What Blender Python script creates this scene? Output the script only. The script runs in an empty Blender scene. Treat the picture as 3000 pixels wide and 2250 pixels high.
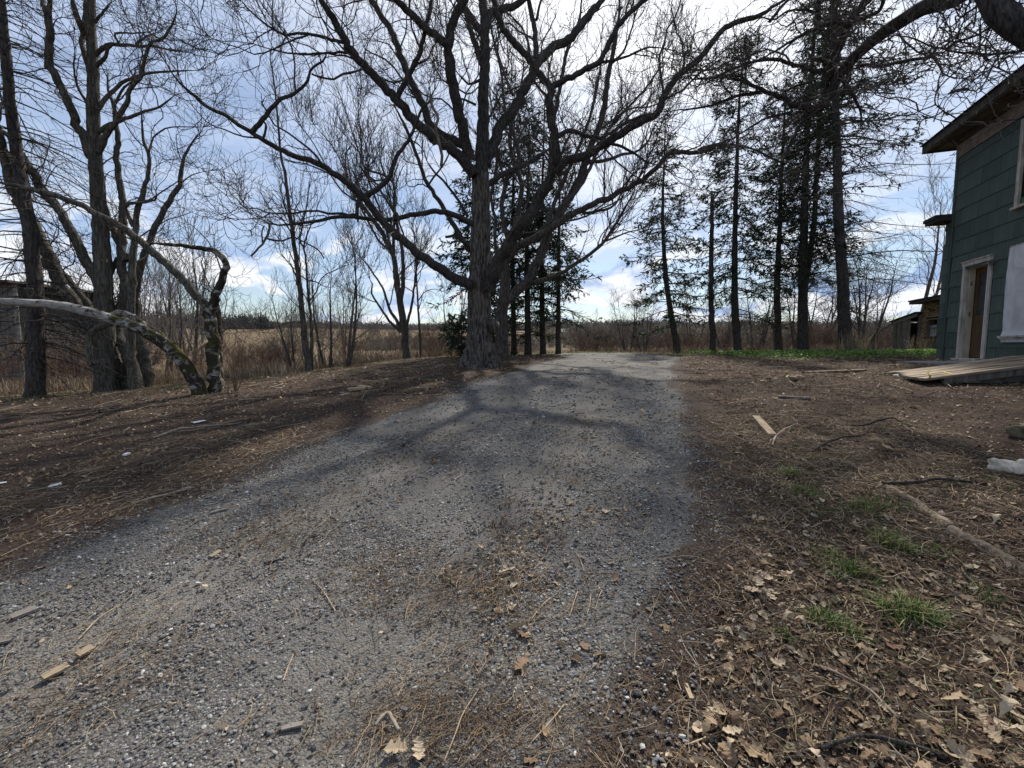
import bpy, math, random
import numpy as np
from mathutils import Vector, Matrix

rng = np.random.default_rng(7)
random.seed(7)
SC = bpy.context.scene
COL = SC.collection
R = math.radians

# ------------------------------------------------------------------ camera
F, CX, CY = 1315.0, 1500.0, 1125.0        # focal length and centre in photograph pixels
TH = math.atan(109.0 / F)                 # the lens looks a little down
CAMZ = 1.55
cam = bpy.data.cameras.new("camera")
camo = bpy.data.objects.new("camera", cam)
COL.objects.link(camo)
camo.location = (0, 0, CAMZ)
camo.rotation_euler = (math.pi / 2 - TH, 0, 0)
cam.sensor_width = 36.0
cam.lens = 36.0 * F / 3000.0
cam.clip_start = 0.05
cam.clip_end = 3000
SC.camera = camo

# ------------------------------------------------------------------ light and sky
SUN_AZ, SUN_EL = R(20), R(48)
SDIR = Vector((math.sin(SUN_AZ) * math.cos(SUN_EL), math.cos(SUN_AZ) * math.cos(SUN_EL), math.sin(SUN_EL)))
sun = bpy.data.lights.new("sun", 'SUN')
sun.energy = 4.3
sun.angle = R(1.5)
sun.color = (1.0, 0.95, 0.87)
suno = bpy.data.objects.new("sun", sun)
COL.objects.link(suno)
suno.rotation_euler = (-SDIR).to_track_quat('-Z', 'Y').to_euler()
SC.view_settings.view_transform = 'Standard'
SC.view_settings.look = 'None'
SC.view_settings.exposure = 0.75
SC.view_settings.gamma = 1.0
SC.view_settings.use_curve_mapping = False

W = bpy.data.worlds.new("World")
SC.world = W
W.use_nodes = True


class NT:
    """tiny helper for wiring node trees"""
    def __init__(s, tree):
        s.t = tree
        tree.nodes.clear()

    def n(s, kind, **kw):
        nd = s.t.nodes.new(kind)
        for k, v in kw.items():
            if k.startswith('i_'):
                key = k[2:]
                key = int(key) if key.isdigit() else key
                s.set(nd.inputs[key], v)
            else:
                setattr(nd, k, v)
        return nd

    def set(s, sock, v):
        if hasattr(v, 'links'):
            s.t.links.new(v, sock)
        elif hasattr(v, 'outputs'):
            s.t.links.new(v.outputs[0], sock)
        else:
            sock.default_value = v

    def math(s, op, a, b=None, c=None, clamp=False):
        nd = s.t.nodes.new('ShaderNodeMath')
        nd.operation = op
        nd.use_clamp = clamp
        s.set(nd.inputs[0], a)
        if b is not None:
            s.set(nd.inputs[1], b)
        if c is not None:
            s.set(nd.inputs[2], c)
        return nd.outputs[0]

    def vmath(s, op, a, b=None):
        nd = s.t.nodes.new('ShaderNodeVectorMath')
        nd.operation = op
        s.set(nd.inputs[0], a)
        if b is not None:
            s.set(nd.inputs[1], b)
        return nd.outputs['Value'] if op in ('DOT_PRODUCT', 'LENGTH') else nd.outputs[0]

    def noise(s, vec, scale, detail=4, rough=0.55, dist=0.0):
        nd = s.t.nodes.new('ShaderNodeTexNoise')
        s.set(nd.inputs['Vector'], vec)
        nd.inputs['Scale'].default_value = scale
        nd.inputs['Detail'].default_value = detail
        nd.inputs['Roughness'].default_value = rough
        nd.inputs['Distortion'].default_value = dist
        return nd.outputs['Fac']

    def smooth(s, v, lo, hi, a=0.0, b=1.0):
        nd = s.t.nodes.new('ShaderNodeMapRange')
        nd.interpolation_type = 'SMOOTHSTEP'
        s.set(nd.inputs[0], v)
        for i, x in ((1, lo), (2, hi), (3, a), (4, b)):
            nd.inputs[i].default_value = x
        return nd.outputs[0]

    def mix(s, fac, a, b, blend='MIX'):
        nd = s.t.nodes.new('ShaderNodeMix')
        nd.data_type = 'RGBA'
        nd.blend_type = blend
        s.set(nd.inputs[0], fac)
        for i, x in ((6, a), (7, b)):
            s.set(nd.inputs[i], tuple(x) + (1,) if isinstance(x, (tuple, list)) and len(x) == 3 else x)
        return nd.outputs[2]

    def ramp(s, v, stops):
        nd = s.t.nodes.new('ShaderNodeValToRGB')
        el = nd.color_ramp.elements
        while len(el) < len(stops):
            el.new(0.5)
        for e, (p, c) in zip(el, stops):
            e.position = p
            e.color = tuple(c) + (1,)
        s.set(nd.inputs[0], v)
        return nd.outputs[0]

    def mapping(s, vec, scale=(1, 1, 1), loc=(0, 0, 0)):
        nd = s.t.nodes.new('ShaderNodeMapping')
        s.set(nd.inputs[0], vec)
        nd.inputs['Location'].default_value = loc
        nd.inputs['Scale'].default_value = scale
        return nd.outputs[0]


def build_world():
    g = NT(W.node_tree)
    out = g.n('ShaderNodeOutputWorld')
    sky = g.n('ShaderNodeTexSky')
    sky.sky_type = 'NISHITA'
    sky.sun_disc = False
    sky.sun_elevation = SUN_EL
    sky.sun_rotation = SUN_AZ
    sky.air_density = 1.0
    sky.dust_density = 0.6
    sky.ozone_density = 2.0
    bg = g.n('ShaderNodeBackground')
    g.set(bg.inputs[0], sky.outputs[0])
    bg.inputs[1].default_value = 0.072
    D = g.n('ShaderNodeTexCoord').outputs['Generated']
    sep = g.n('ShaderNodeSeparateXYZ', i_0=D)
    x, y, z = sep.outputs
    zz = g.math('ADD', g.math('MAXIMUM', z, 0.0), 0.16)
    plane = g.n('ShaderNodeCombineXYZ', i_0=g.math('DIVIDE', x, zz), i_1=g.math('DIVIDE', y, zz))
    # high thin veil of cloud, thicker with height and towards the sun
    n1 = g.noise(g.mapping(plane, (1.1, 0.75, 1), (3.2, 1.3, 0)), 0.8, 7, 0.55, 0.5)
    n1b = g.noise(g.mapping(plane, (0.8, 2.2, 1), (1.1, 5.0, 0)), 1.3, 8, 0.62, 0.9)
    veil = g.math('ADD', g.math('MULTIPLY', g.smooth(n1, 0.36, 0.66), 0.45), g.math('MULTIPLY', g.smooth(n1b, 0.38, 0.66), 0.42))
    veil = g.math('ADD', veil, g.smooth(z, 0.15, 0.60, 0.0, 0.24))
    sd = g.vmath('DOT_PRODUCT', D, tuple(SDIR))
    veil = g.math('ADD', veil, g.smooth(sd, 0.86, 1.0, 0.0, 0.5))
    veil = g.math('MULTIPLY', veil, g.smooth(z, 0.03, 0.26, 0.14, 1.0))
    veil = g.math('MINIMUM', veil, 0.95)
    # heaped cloud low over the horizon
    cv = g.mapping(D, (3.8, 3.8, 9.0), (0.35, 0.0, 0.4))
    c1 = g.noise(cv, 1.35, 9, 0.56, 0.35)
    cv2 = g.mapping(D, (3.8, 3.8, 9.0), (0.30, -0.03, 0.12))
    c2 = g.noise(cv2, 1.35, 6, 0.56, 0.35)
    low = g.math('MULTIPLY', g.smooth(z, 0.34, 0.12), g.smooth(z, -0.03, 0.03))
    cum = g.math('MULTIPLY', g.smooth(c1, 0.455, 0.53), low, clamp=True)
    lit = g.smooth(g.math('SUBTRACT', c1, c2), -0.10, 0.09)
    ccol = g.mix(lit, (0.36, 0.50, 0.78), (0.93, 0.96, 1.0))
    vcol = g.mix(g.smooth(sd, 0.72, 0.97), (0.60, 0.71, 0.94), (1.0, 1.0, 1.0))
    bgv = g.n('ShaderNodeBackground', i_0=vcol)
    g.set(bgv.inputs[1], g.smooth(sd, 0.80, 0.98, 0.62, 0.92))
    bgc = g.n('ShaderNodeBackground', i_0=ccol)
    bgc.inputs[1].default_value = 0.66
    m1 = g.n('ShaderNodeMixShader', i_0=veil)
    g.set(m1.inputs[1], bg)
    g.set(m1.inputs[2], bgv)
    m2 = g.n('ShaderNodeMixShader', i_0=cum)
    g.set(m2.inputs[1], m1)
    g.set(m2.inputs[2], bgc)
    g.set(out.inputs[0], m2)


build_world()

# ------------------------------------------------------------------ helpers: objects


def tag(o, label=None, cat=None, group=None, kind=None):
    if label:
        o['label'] = label
    if cat:
        o['category'] = cat
    if group:
        o['group'] = group
    if kind:
        o['kind'] = kind
    return o


def thing(name, label, cat, loc=(0, 0, 0), group=None):
    o = bpy.data.objects.new(name, None)
    COL.objects.link(o)
    o.empty_display_size = 0.2
    o.location = loc
    return tag(o, label, cat, group)


def link_obj(name, me, parent=None):
    o = bpy.data.objects.new(name, me)
    COL.objects.link(o)
    if parent:
        o.parent = parent
    return o


def copy_tree(o, parent=None):
    c = o.copy()
    COL.objects.link(c)
    if parent:
        c.parent = parent
    for ch in list(o.children):
        copy_tree(ch, c)
    return c


class MB:
    """collects vertices and faces of one mesh"""
    def __init__(s):
        s.v, s.f, s.c, s.n = [], [], [], 0

    def add(s, V, faces, tone=None):
        V = np.asarray(V, float).reshape(-1, 3)
        for fa in (faces if isinstance(faces, list) else [faces]):
            s.f.append(np.asarray(fa, np.int64) + s.n)
        s.v.append(V)
        if tone is not None:
            t = np.asarray(tone, float)
            if t.ndim == 1:
                t = np.repeat(t[None, :], len(V), 0)
            s.c.append(t)
        s.n += len(V)
        return s

    def box(s, x0, x1, y0, y1, z0, z1, M=None, jit=0.0, tone=None):
        V = np.array([(x, y, z) for z in (z0, z1) for y in (y0, y1) for x in (x0, x1)], float)
        if jit:
            V += rng.uniform(-jit, jit, V.shape)
        fc = np.array([(0, 2, 3, 1), (4, 5, 7, 6), (0, 1, 5, 4), (2, 6, 7, 3), (0, 4, 6, 2), (1, 3, 7, 5)])
        if M is not None:
            V = V @ M[:3, :3].T + M[:3, 3]
            if np.linalg.det(M[:3, :3]) < 0:
                fc = fc[:, ::-1]
        return s.add(V, fc, tone)

    def mesh(s, name, mat=None, smooth=False, origin=None):
        V = np.concatenate(s.v) if s.v else np.zeros((0, 3))
        if origin is not None:
            V = V - np.asarray(origin, float)
        me = bpy.data.meshes.new(name)
        me.vertices.add(len(V))
        me.vertices.foreach_set('co', V.astype(np.float32).ravel())
        li = np.concatenate([f.ravel() for f in s.f]) if s.f else np.zeros(0, int)
        tot = np.concatenate([np.full(len(f), f.shape[1]) for f in s.f]) if s.f else np.zeros(0, int)
        me.loops.add(len(li))
        me.loops.foreach_set('vertex_index', li.astype(np.int32))
        me.polygons.add(len(tot))
        st = np.concatenate([[0], np.cumsum(tot)[:-1]]) if len(tot) else tot
        me.polygons.foreach_set('loop_start', st.astype(np.int32))
        me.polygons.foreach_set('use_smooth', np.full(len(tot), bool(smooth)))
        if s.c:
            a = me.attributes.new('tone', 'FLOAT_COLOR', 'POINT')
            C = np.concatenate(s.c)
            a.data.foreach_set('color', np.concatenate([C, np.ones((len(C), 1))], 1).astype(np.float32).ravel())
        me.update(calc_edges=True)
        if mat:
            me.materials.append(mat)
        return me

    def obj(s, name, mat=None, parent=None, smooth=False, origin=None):
        if origin is None and parent is not None:
            origin = parent.matrix_basis.translation if parent.parent is None else (0, 0, 0)
            if parent.parent is not None:
                origin = parent.parent.location
        return link_obj(name, s.mesh(name, mat, smooth, origin), parent)


def norm(a):
    return a / np.maximum(np.linalg.norm(a, axis=-1, keepdims=True), 1e-9)


def tubes(mb, P, Rr, sides, tone=None, cap=False, rough=0.0):
    """P (B,N,3) polylines, Rr (B,N) radii -> tubes"""
    P = np.asarray(P, float)
    Rr = np.asarray(Rr, float)
    B, N, _ = P.shape
    if B == 0:
        return
    T = np.empty_like(P)
    T[:, 1:-1] = P[:, 2:] - P[:, :-2]
    T[:, 0] = P[:, 1] - P[:, 0]
    T[:, -1] = P[:, -1] - P[:, -2]
    T = norm(T)
    mean = norm(P[:, -1] - P[:, 0])
    ref = np.zeros((B, 3))
    ref[np.arange(B), np.argmin(np.abs(mean), 1)] = 1
    U = norm(np.cross(T, ref[:, None, :]))
    Vv = np.cross(T, U)
    a = np.linspace(0, 2 * math.pi, sides, endpoint=False)
    ca, sa = np.cos(a), np.sin(a)
    rr = Rr[:, :, None, None] * np.ones((1, 1, sides, 1))
    if rough:
        rr = rr * (1 + rng.normal(0, rough, (B, N, sides, 1)))
    V = P[:, :, None, :] + rr * (U[:, :, None, :] * ca[None, None, :, None] + Vv[:, :, None, :] * sa[None, None, :, None])
    V = V.reshape(-1, 3)
    i = np.arange(N - 1)[:, None] * sides
    j = np.arange(sides)[None, :]
    jn = (j + 1) % sides
    q = np.stack([i + j, i + jn, i + sides + jn, i + sides + j], -1).reshape(-1, 4)
    q = (q[None] + (np.arange(B) * N * sides)[:, None, None]).reshape(-1, 4)
    fs = [q]
    if cap:
        c = np.arange(sides)[None, :] + (np.arange(B) * N * sides)[:, None]
        fs = [q, c[:, ::-1], c + (N - 1) * sides]
    if tone is not None:
        tone = np.asarray(tone, float)
        if tone.ndim == 2:
            tone = np.repeat(tone, N * sides, 0)
    mb.add(V, fs, tone)


def resample(P, n, closed=False):
    """smooth Catmull-Rom resampling of a polyline of any dimension"""
    P = np.asarray(P, float)
    if len(P) == 2:
        return P[0] + (P[1] - P[0]) * np.linspace(0, 1, n)[:, None]
    Q = np.vstack([2 * P[0] - P[1], P, 2 * P[-1] - P[-2]])
    seg = np.linalg.norm(np.diff(P[:, :3], axis=0), axis=1)
    s = np.concatenate([[0], np.cumsum(seg)])
    t = np.linspace(0, s[-1], n)
    k = np.clip(np.searchsorted(s, t, side='right') - 1, 0, len(P) - 2)
    u = ((t - s[k]) / np.maximum(seg[k], 1e-9))[:, None]
    p0, p1, p2, p3 = Q[k], Q[k + 1], Q[k + 2], Q[k + 3]
    return 0.5 * (2 * p1 + (p2 - p0) * u + (2 * p0 - 5 * p1 + 4 * p2 - p3) * u ** 2 + (3 * p1 - p0 - 3 * p2 + p3) * u ** 3)


def vnoise(x, y, seed=0):
    """2-D value noise, vectorised"""
    x = np.asarray(x, float)
    y = np.asarray(y, float)
    xi, yi = np.floor(x).astype(np.int64), np.floor(y).astype(np.int64)
    fx, fy = x - xi, y - yi
    fx, fy = fx * fx * (3 - 2 * fx), fy * fy * (3 - 2 * fy)

    def h(a, b):
        n = (a * 374761393 + b * 668265263 + seed * 974634777) & 0x7fffffff
        n = ((n ^ (n >> 13)) * 1274126177) & 0x7fffffff
        return ((n ^ (n >> 16)) & 0xffff) / 65535.0
    return (h(xi, yi) * (1 - fx) + h(xi + 1, yi) * fx) * (1 - fy) + (h(xi, yi + 1) * (1 - fx) + h(xi + 1, yi + 1) * fx) * fy


def fbm(x, y, seed=0, o=4):
    s, a = 0, 0.5
    for k in range(o):
        s = s + a * (vnoise(x * 2 ** k, y * 2 ** k, seed + k) - 0.5)
        a *= 0.5
    return s


# ------------------------------------------------------------------ lie of the land
GP = np.array([
    (0, -5, -.1), (-6, -3, -.25), (6, -3, .1), (0, 0, 0), (-3, 1, -.05), (3, 1.5, .1), (0, 2, .1), (0, 4, .35),
    (-4, 4, .15), (4, 4, .48), (0, 7, .62), (-7, 6, .25), (6, 7, 1.0), (0, 10, .87), (-6.2, 9, .6), (-11, 10.5, .4),
    (-10.2, 11.5, .42), (8.5, 8, 1.12), (7.6, 6.5, .99), (6.9, 8.2, 1.05), (10.5, 10.5, 1.24), (-1, 12.8, 1.0), (-6.3, 14, .8), (5, 13, 1.12),
    (-4.4, 19, 1.05), (-.4, 16, 1.12), (2, 20, 1.22), (6, 20, 1.25), (2, 25, 1.18), (12, 18, 1.27), (17, 18, 1.28),
    (-14, 8, .1), (-16, 14, .1), (-14, 20, .2), (-8, 26, .5), (10, 26, 1.0), (18, 26, 1.0), (18, 8, 1.25), (16, 0, .6), (-16, 0, -.5)], float)


def _tps():
    n = len(GP)
    d = np.linalg.norm(GP[:, None, :2] - GP[None, :, :2], axis=-1)
    K = np.where(d > 0, d * d * np.log(np.maximum(d, 1e-9)), 0) + np.eye(n) * 0.6
    Pm = np.c_[np.ones(n), GP[:, :2]]
    A = np.block([[K, Pm], [Pm.T, np.zeros((3, 3))]])
    return np.linalg.solve(A, np.r_[GP[:, 2], 0, 0, 0])


TW = _tps()


def sstep(x, a, b):
    t = np.clip((np.asarray(x, float) - a) / (b - a), 0, 1)
    return t * t * (3 - 2 * t)


def gz(X, Y):
    """height of the ground"""
    X = np.asarray(X, float)
    Y = np.asarray(Y, float)
    sh = X.shape
    x, y = X.ravel(), Y.ravel()
    d2 = (x[:, None] - GP[None, :, 0]) ** 2 + (y[:, None] - GP[None, :, 1]) ** 2
    near = (0.5 * d2 * np.log(np.maximum(d2, 1e-12))) @ TW[:-3] + TW[-3] + TW[-2] * x + TW[-1] * y
    far = np.interp(y, [-40, 0, 14, 26, 45, 80, 150, 250, 400, 700], [-.4, .1, .5, .8, .45, 1.8, 5.6, 10, 16, 27])
    far = far + np.where(x > 0, np.interp(y, [0, 20, 40], [.5, .4, 0]), 0) * sstep(x, 5, 15)
    far = far + sstep(-x, 12, 220) * sstep(y, 60, 200) * 2.5
    w = sstep(y, 23, 32) + sstep(np.abs(x), 15, 22) + sstep(-y, 3, 8)
    w = np.clip(w, 0, 1)
    return (near * (1 - w) + far * w).reshape(sh)


def g1(x, y):
    return float(gz(np.array([x]), np.array([y]))[0])


ST, CT = math.sin(TH), math.cos(TH)


def at(px, py, Y):
    """the point that lies Y metres ahead in the direction of a photograph pixel"""
    u, v = (px - CX) / F, (CY - py) / F
    t = Y / (CT + v * ST)
    return np.array([u * t, Y, CAMZ + t * (v * CT - ST)])


def gp(px, py):
    """the ground point in the direction of a photograph pixel"""
    u, v = (px - CX) / F, (CY - py) / F
    d = np.array([u, CT + v * ST, v * CT - ST])
    lo = 0.5
    ts = np.concatenate([np.linspace(0.6, 40, 900)])
    pz = CAMZ + ts * d[2] - gz(ts * d[0], ts * d[1])
    k = np.argmax(pz < 0) if (pz < 0).any() else len(ts) - 1
    if k > 0:
        a, b = pz[k - 1], pz[k]
        t = ts[k - 1] + (ts[k] - ts[k - 1]) * a / (a - b + 1e-12)
    else:
        t = ts[0]
    return np.array([t * d[0], t * d[1], CAMZ + t * d[2]])


def gq(qx, qy):
    """the same, for coordinates read off the 2212-pixel view of the photograph"""
    return gp(qx * 3000 / 2212, qy * 3000 / 2212)


# ------------------------------------------------------------------ materials
def mat(name):
    m = bpy.data.materials.new(name)
    m.use_nodes = True
    g = NT(m.node_tree)
    out = g.n('ShaderNodeOutputMaterial')
    b = g.n('ShaderNodeBsdfPrincipled')
    g.set(out.inputs[0], b)
    b.inputs['Roughness'].default_value = 0.85
    b.inputs['Specular IOR Level'].default_value = 0.05
    return m, g, b


def bump(g, b, h, strength=0.5, dist=0.02):
    nd = g.n('ShaderNodeBump')
    nd.inputs['Strength'].default_value = strength
    nd.inputs['Distance'].default_value = dist
    g.set(nd.inputs['Height'], h)
    g.set(b.inputs['Normal'], nd)


def obco(g):
    return g.n('ShaderNodeTexCoord').outputs['Object']


def bark_mat(name, dark, light, sc=1.0, lichen=None, moss=0.0):
    m, g, b = mat(name)
    co = obco(g)
    st = g.mapping(co, (1, 1, 0.16))
    n1 = g.noise(st, 22 * sc, 6, 0.65, 0.6)
    n2 = g.noise(co, 3.0, 5, 0.6)
    col = g.mix(g.smooth(n1, 0.38, 0.62), dark, light)
    col = g.mix(g.math('MULTIPLY', g.smooth(n2, 0.45, 0.75), 0.5), col, tuple(c * 0.55 for c in dark))
    if lichen:
        n3 = g.noise(co, 9, 6, 0.7, 0.5)
        col = g.mix(g.math('MULTIPLY', g.smooth(n3, 0.60, 0.70), 0.6), col, lichen)
    if moss:
        n4 = g.noise(co, 5, 5, 0.6)
        col = g.mix(g.math('MULTIPLY', g.smooth(n4, 0.50, 0.66), moss), col, (0.05, 0.055, 0.012))
    g.set(b.inputs['Base Color'], col)
    b.inputs['Roughness'].default_value = 0.9
    n5 = g.noise(g.mapping(co, (1, 1, 0.10)), 9 * sc, 3, 0.5, 0.4)
    bump(g, b, g.math('ADD', n1, n5), 1.0, 0.05)
    return m


def plain(name, c1, c2, sc=8, rough=0.85, bs=0.3, stretch=(1, 1, 1), bd=0.01):
    m, g, b = mat(name)
    co = g.mapping(obco(g), stretch)
    n1 = g.noise(co, sc, 6, 0.6, 0.3)
    g.set(b.inputs['Base Color'], g.mix(g.smooth(n1, 0.3, 0.7), c1, c2))
    b.inputs['Roughness'].default_value = rough
    if bs:
        bump(g, b, n1, bs, bd)
    return m


def tone_mat(name, rough=0.85, trans=0.0, bumpy=0.0, var=0.25, nsc=40):
    m, g, b = mat(name)
    t = g.n('ShaderNodeAttribute', attribute_name='tone').outputs['Color']
    n1 = g.noise(obco(g), nsc, 4, 0.6)
    col = g.mix(1.0, t, g.ramp(n1, [(0.25, (1 - var,) * 3), (0.75, (1 + var * .6,) * 3)]), 'MULTIPLY')
    g.set(b.inputs['Base Color'], col)
    b.inputs['Roughness'].default_value = rough
    b.inputs['Specular IOR Level'].default_value = 0.12
    if bumpy:
        bump(g, b, n1, bumpy, 0.004)
    if trans:
        tr = g.n('ShaderNodeBsdfTranslucent', i_0=col)
        mx = g.n('ShaderNodeMixShader', i_0=trans)
        g.set(mx.inputs[1], b)
        g.set(mx.inputs[2], tr)
        out = [n for n in g.t.nodes if n.type == 'OUTPUT_MATERIAL'][0]
        g.set(out.inputs[0], mx)
    return m


M = {}
M['oak'] = bark_mat('oak_bark', (0.036, 0.031, 0.027), (0.175, 0.153, 0.132), 1.0, (0.20, 0.20, 0.185))
M['limb'] = bark_mat('limb_bark', (0.034, 0.030, 0.028), (0.100, 0.090, 0.083), 1.6, (0.13, 0.13, 0.12))
M['maple'] = bark_mat('maple_bark', (0.050, 0.044, 0.039), (0.155, 0.137, 0.122), 1.3, (0.15, 0.15, 0.13))
M['grey'] = bark_mat('grey_bark', (0.055, 0.050, 0.042), (0.165, 0.152, 0.130), 1.3, None, 0.25)
M['spruce'] = bark_mat('spruce_bark', (0.042, 0.037, 0.034), (0.115, 0.102, 0.093), 1.8)
M['twig'] = plain('twig_bark', (0.050, 0.043, 0.038), (0.115, 0.100, 0.089), 6, 0.9, 0)
M['twig_grey'] = plain('grey_twig_bark', (0.110, 0.097, 0.083), (0.220, 0.197, 0.170), 6, 0.9, 0)
M['twig_red'] = plain('red_twig_bark', (0.095, 0.062, 0.047), (0.190, 0.138, 0.108), 3, 0.9, 0)
M['deadbark'] = plain('dead_bark', (0.075, 0.062, 0.052), (0.19, 0.165, 0.14), 14, 0.9, 0.4, (1, 1, .3))
M['deadwood'] = plain('dead_wood', (0.16, 0.125, 0.095), (0.33, 0.28, 0.22), 14, 0.85, 0.4, (1, 1, .2))


def birch_material():
    m, g, b = mat('birch_bark')
    co = obco(g)
    n1 = g.noise(g.mapping(co, (1, 1, 1)), 7, 6, 0.65, 0.8)
    n2 = g.noise(g.mapping(co, (0.6, 0.6, 3)), 16, 5, 0.6)
    x, y, z = g.n('ShaderNodeSeparateXYZ', i_0=co).outputs
    white = g.mix(g.smooth(n2, 0.35, 0.7), (0.38, 0.36, 0.325), (0.16, 0.148, 0.128))
    thr = g.math('ADD', n1, g.smooth(x, -2.6, -0.7, -0.10, 0.105))
    col = g.mix(g.smooth(thr, 0.48, 0.60), white, (0.035, 0.030, 0.025))
    nz = g.n('ShaderNodeSeparateXYZ', i_0=g.n('ShaderNodeNewGeometry').outputs['Normal']).outputs[2]
    n3 = g.noise(co, 4, 5, 0.6)
    moss = g.math('MULTIPLY', g.smooth(n3, 0.42, 0.58), g.smooth(x, -2.2, -1.2, 0, 1))
    moss = g.math('MULTIPLY', moss, g.smooth(nz, -0.3, 0.5))
    col = g.mix(moss, col, (0.050, 0.048, 0.012))
    g.set(b.inputs['Base Color'], col)
    bump(g, b, n1, 0.5, 0.02)
    return m


M['birch'] = birch_material()


def ground_material():
    m, g, b = mat('yard_ground')
    co = obco(g)
    at_ = g.n('ShaderNodeAttribute', attribute_name='tone').outputs['Color']
    r_, gg, bb = g.n('ShaderNodeSeparateColor', i_0=at_).outputs
    fine = g.noise(co, 34, 8, 0.72)
    mid = g.noise(co, 5.5, 6, 0.62, 0.4)
    big = g.noise(co, 0.9, 5, 0.6, 0.6)
    soil = g.mix(g.smooth(fine, 0.33, 0.68), (0.022, 0.016, 0.013), (0.108, 0.080, 0.062))
    soil = g.mix(g.math('MULTIPLY', g.smooth(mid, 0.42, 0.66), 0.55), soil, (0.036, 0.024, 0.018))
    soil = g.mix(g.math('MULTIPLY', g.smooth(big, 0.50, 0.72), 0.40), soil, (0.105, 0.082, 0.058))
    vo = g.n('ShaderNodeTexVoronoi', i_Vector=g.mapping(co, (1, 1, 1)))
    vo.inputs['Scale'].default_value = 30
    flake = g.math('MULTIPLY', g.smooth(g.n('ShaderNodeSeparateColor', i_0=vo.outputs['Color']).outputs[0], 0.80, 0.84),
                   g.smooth(vo.outputs['Distance'], 0.30, 0.18))
    soil = g.mix(g.math('MULTIPLY', flake, 0.5), soil, (0.20, 0.155, 0.115))
    field = g.mix(g.smooth(g.noise(g.mapping(co, (0.05, 0.4, 1)), 2.0, 6, 0.6), 0.35, 0.65), (0.175, 0.15, 0.088), (0.25, 0.215, 0.13))
    col = g.mix(r_, soil, field)
    rough_grass = g.mix(g.smooth(fine, 0.3, 0.7), (0.06, 0.045, 0.028), (0.17, 0.125, 0.075))
    col = g.mix(gg, col, rough_grass)
    green = g.mix(g.smooth(fine, 0.3, 0.7), (0.05, 0.065, 0.018), (0.13, 0.13, 0.05))
    col = g.mix(g.math('MULTIPLY', bb, g.smooth(mid, 0.3, 0.6)), col, green)
    g.set(b.inputs['Base Color'], col)
    b.inputs['Roughness'].default_value = 0.95
    h = g.math('ADD', g.math('MULTIPLY', fine, 0.6), mid)
    bump(g, b, h, 0.9, 0.045)
    return m


def gravel_material():
    m, g, b = mat('gravel_surface')
    co = obco(g)
    vo = g.n('ShaderNodeTexVoronoi', i_Vector=co)
    vo.inputs['Scale'].default_value = 95
    cell = g.n('ShaderNodeSeparateColor', i_0=vo.outputs['Color']).outputs[0]
    stone = g.ramp(cell, [(0.0, (0.068, 0.067, 0.066)), (0.45, (0.135, 0.133, 0.130)), (0.8, (0.21, 0.206, 0.199)), (1.0, (0.40, 0.385, 0.36))])
    stone = g.mix(g.smooth(vo.outputs['Distance'], 0.36, 0.62), stone, (0.075, 0.072, 0.068))
    n1 = g.noise(co, 1.6, 6, 0.62, 0.5)
    n2 = g.noise(co, 60, 5, 0.7)
    n3 = g.noise(g.mapping(co, (1, 0.55, 1)), 1.1, 5, 0.6, 0.8)
    dust = g.mix(g.smooth(n2, 0.3, 0.7), (0.105, 0.098, 0.089), (0.195, 0.184, 0.167))
    col = g.mix(g.math('MULTIPLY', g.smooth(n1, 0.40, 0.60), 0.85), stone, dust)
    trk, edg, _ = g.n('ShaderNodeSeparateColor', i_0=g.n('ShaderNodeAttribute', attribute_name='tone').outputs['Color']).outputs
    col = g.mix(g.math('MULTIPLY', trk, g.smooth(n1, 0.25, 0.6, 0.5, 0.95), clamp=True), col, dust)
    duff = g.mix(g.smooth(n2, 0.3, 0.7), (0.040, 0.029, 0.022), (0.110, 0.080, 0.058))
    col = g.mix(g.math('MULTIPLY', g.smooth(n3, 0.56, 0.70), 0.35), col, duff)
    n6 = g.noise(co, 5.0, 6, 0.7, 0.4)
    col = g.mix(g.math('MULTIPLY', g.smooth(g.math('ADD', edg, g.math('MULTIPLY', n6, 0.9)), 0.78, 1.12), 0.92), col, g.mix(g.smooth(n2, 0.3, 0.7), (0.022, 0.016, 0.013), (0.098, 0.072, 0.055)))
    g.set(b.inputs['Base Color'], col)
    b.inputs['Roughness'].default_value = 0.95
    b.inputs['Specular IOR Level'].default_value = 0.1
    h = g.math('SUBTRACT', g.math('MULTIPLY', n2, 1.4), g.math('MULTIPLY', vo.outputs['Distance'], 0.8))
    bump(g, b, h, 0.8, 0.014)
    return m


M['ground'] = ground_material()
M['gravel'] = gravel_material()
M['stone'] = tone_mat('gravel_stone', 0.75, 0, 0.4, 0.3, 90)
M['leaf'] = tone_mat('dead_leaf', 0.75, 0.12, 0.3, 0.3, 60)
M['straw'] = tone_mat('dry_straw', 0.8, 0.1, 0, 0.2, 20)
M['grass'] = tone_mat('green_grass', 0.6, 0.3, 0, 0.2, 20)
M['needle'] = tone_mat('spruce_needles', 0.7, 0.15, 0, 0.2, 8)
M['rawwood'] = plain('raw_wood', (0.27, 0.20, 0.13), (0.42, 0.33, 0.22), 16, 0.8, 0.4, (.25, 1, 1))
M['oldwood'] = plain('weathered_wood', (0.13, 0.115, 0.10), (0.27, 0.245, 0.215), 14, 0.9, 0.5, (.12, 1, 1))
M['oldboard'] = plain('weathered_boards', (0.075, 0.066, 0.058), (0.20, 0.18, 0.16), 12, 0.9, 0.6, (1, 1, .1))
M['rotwood'] = plain('rotten_wood', (0.075, 0.058, 0.042), (0.24, 0.195, 0.145), 22, 0.95, 0.9, (1, 1, 1), .02)
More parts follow.
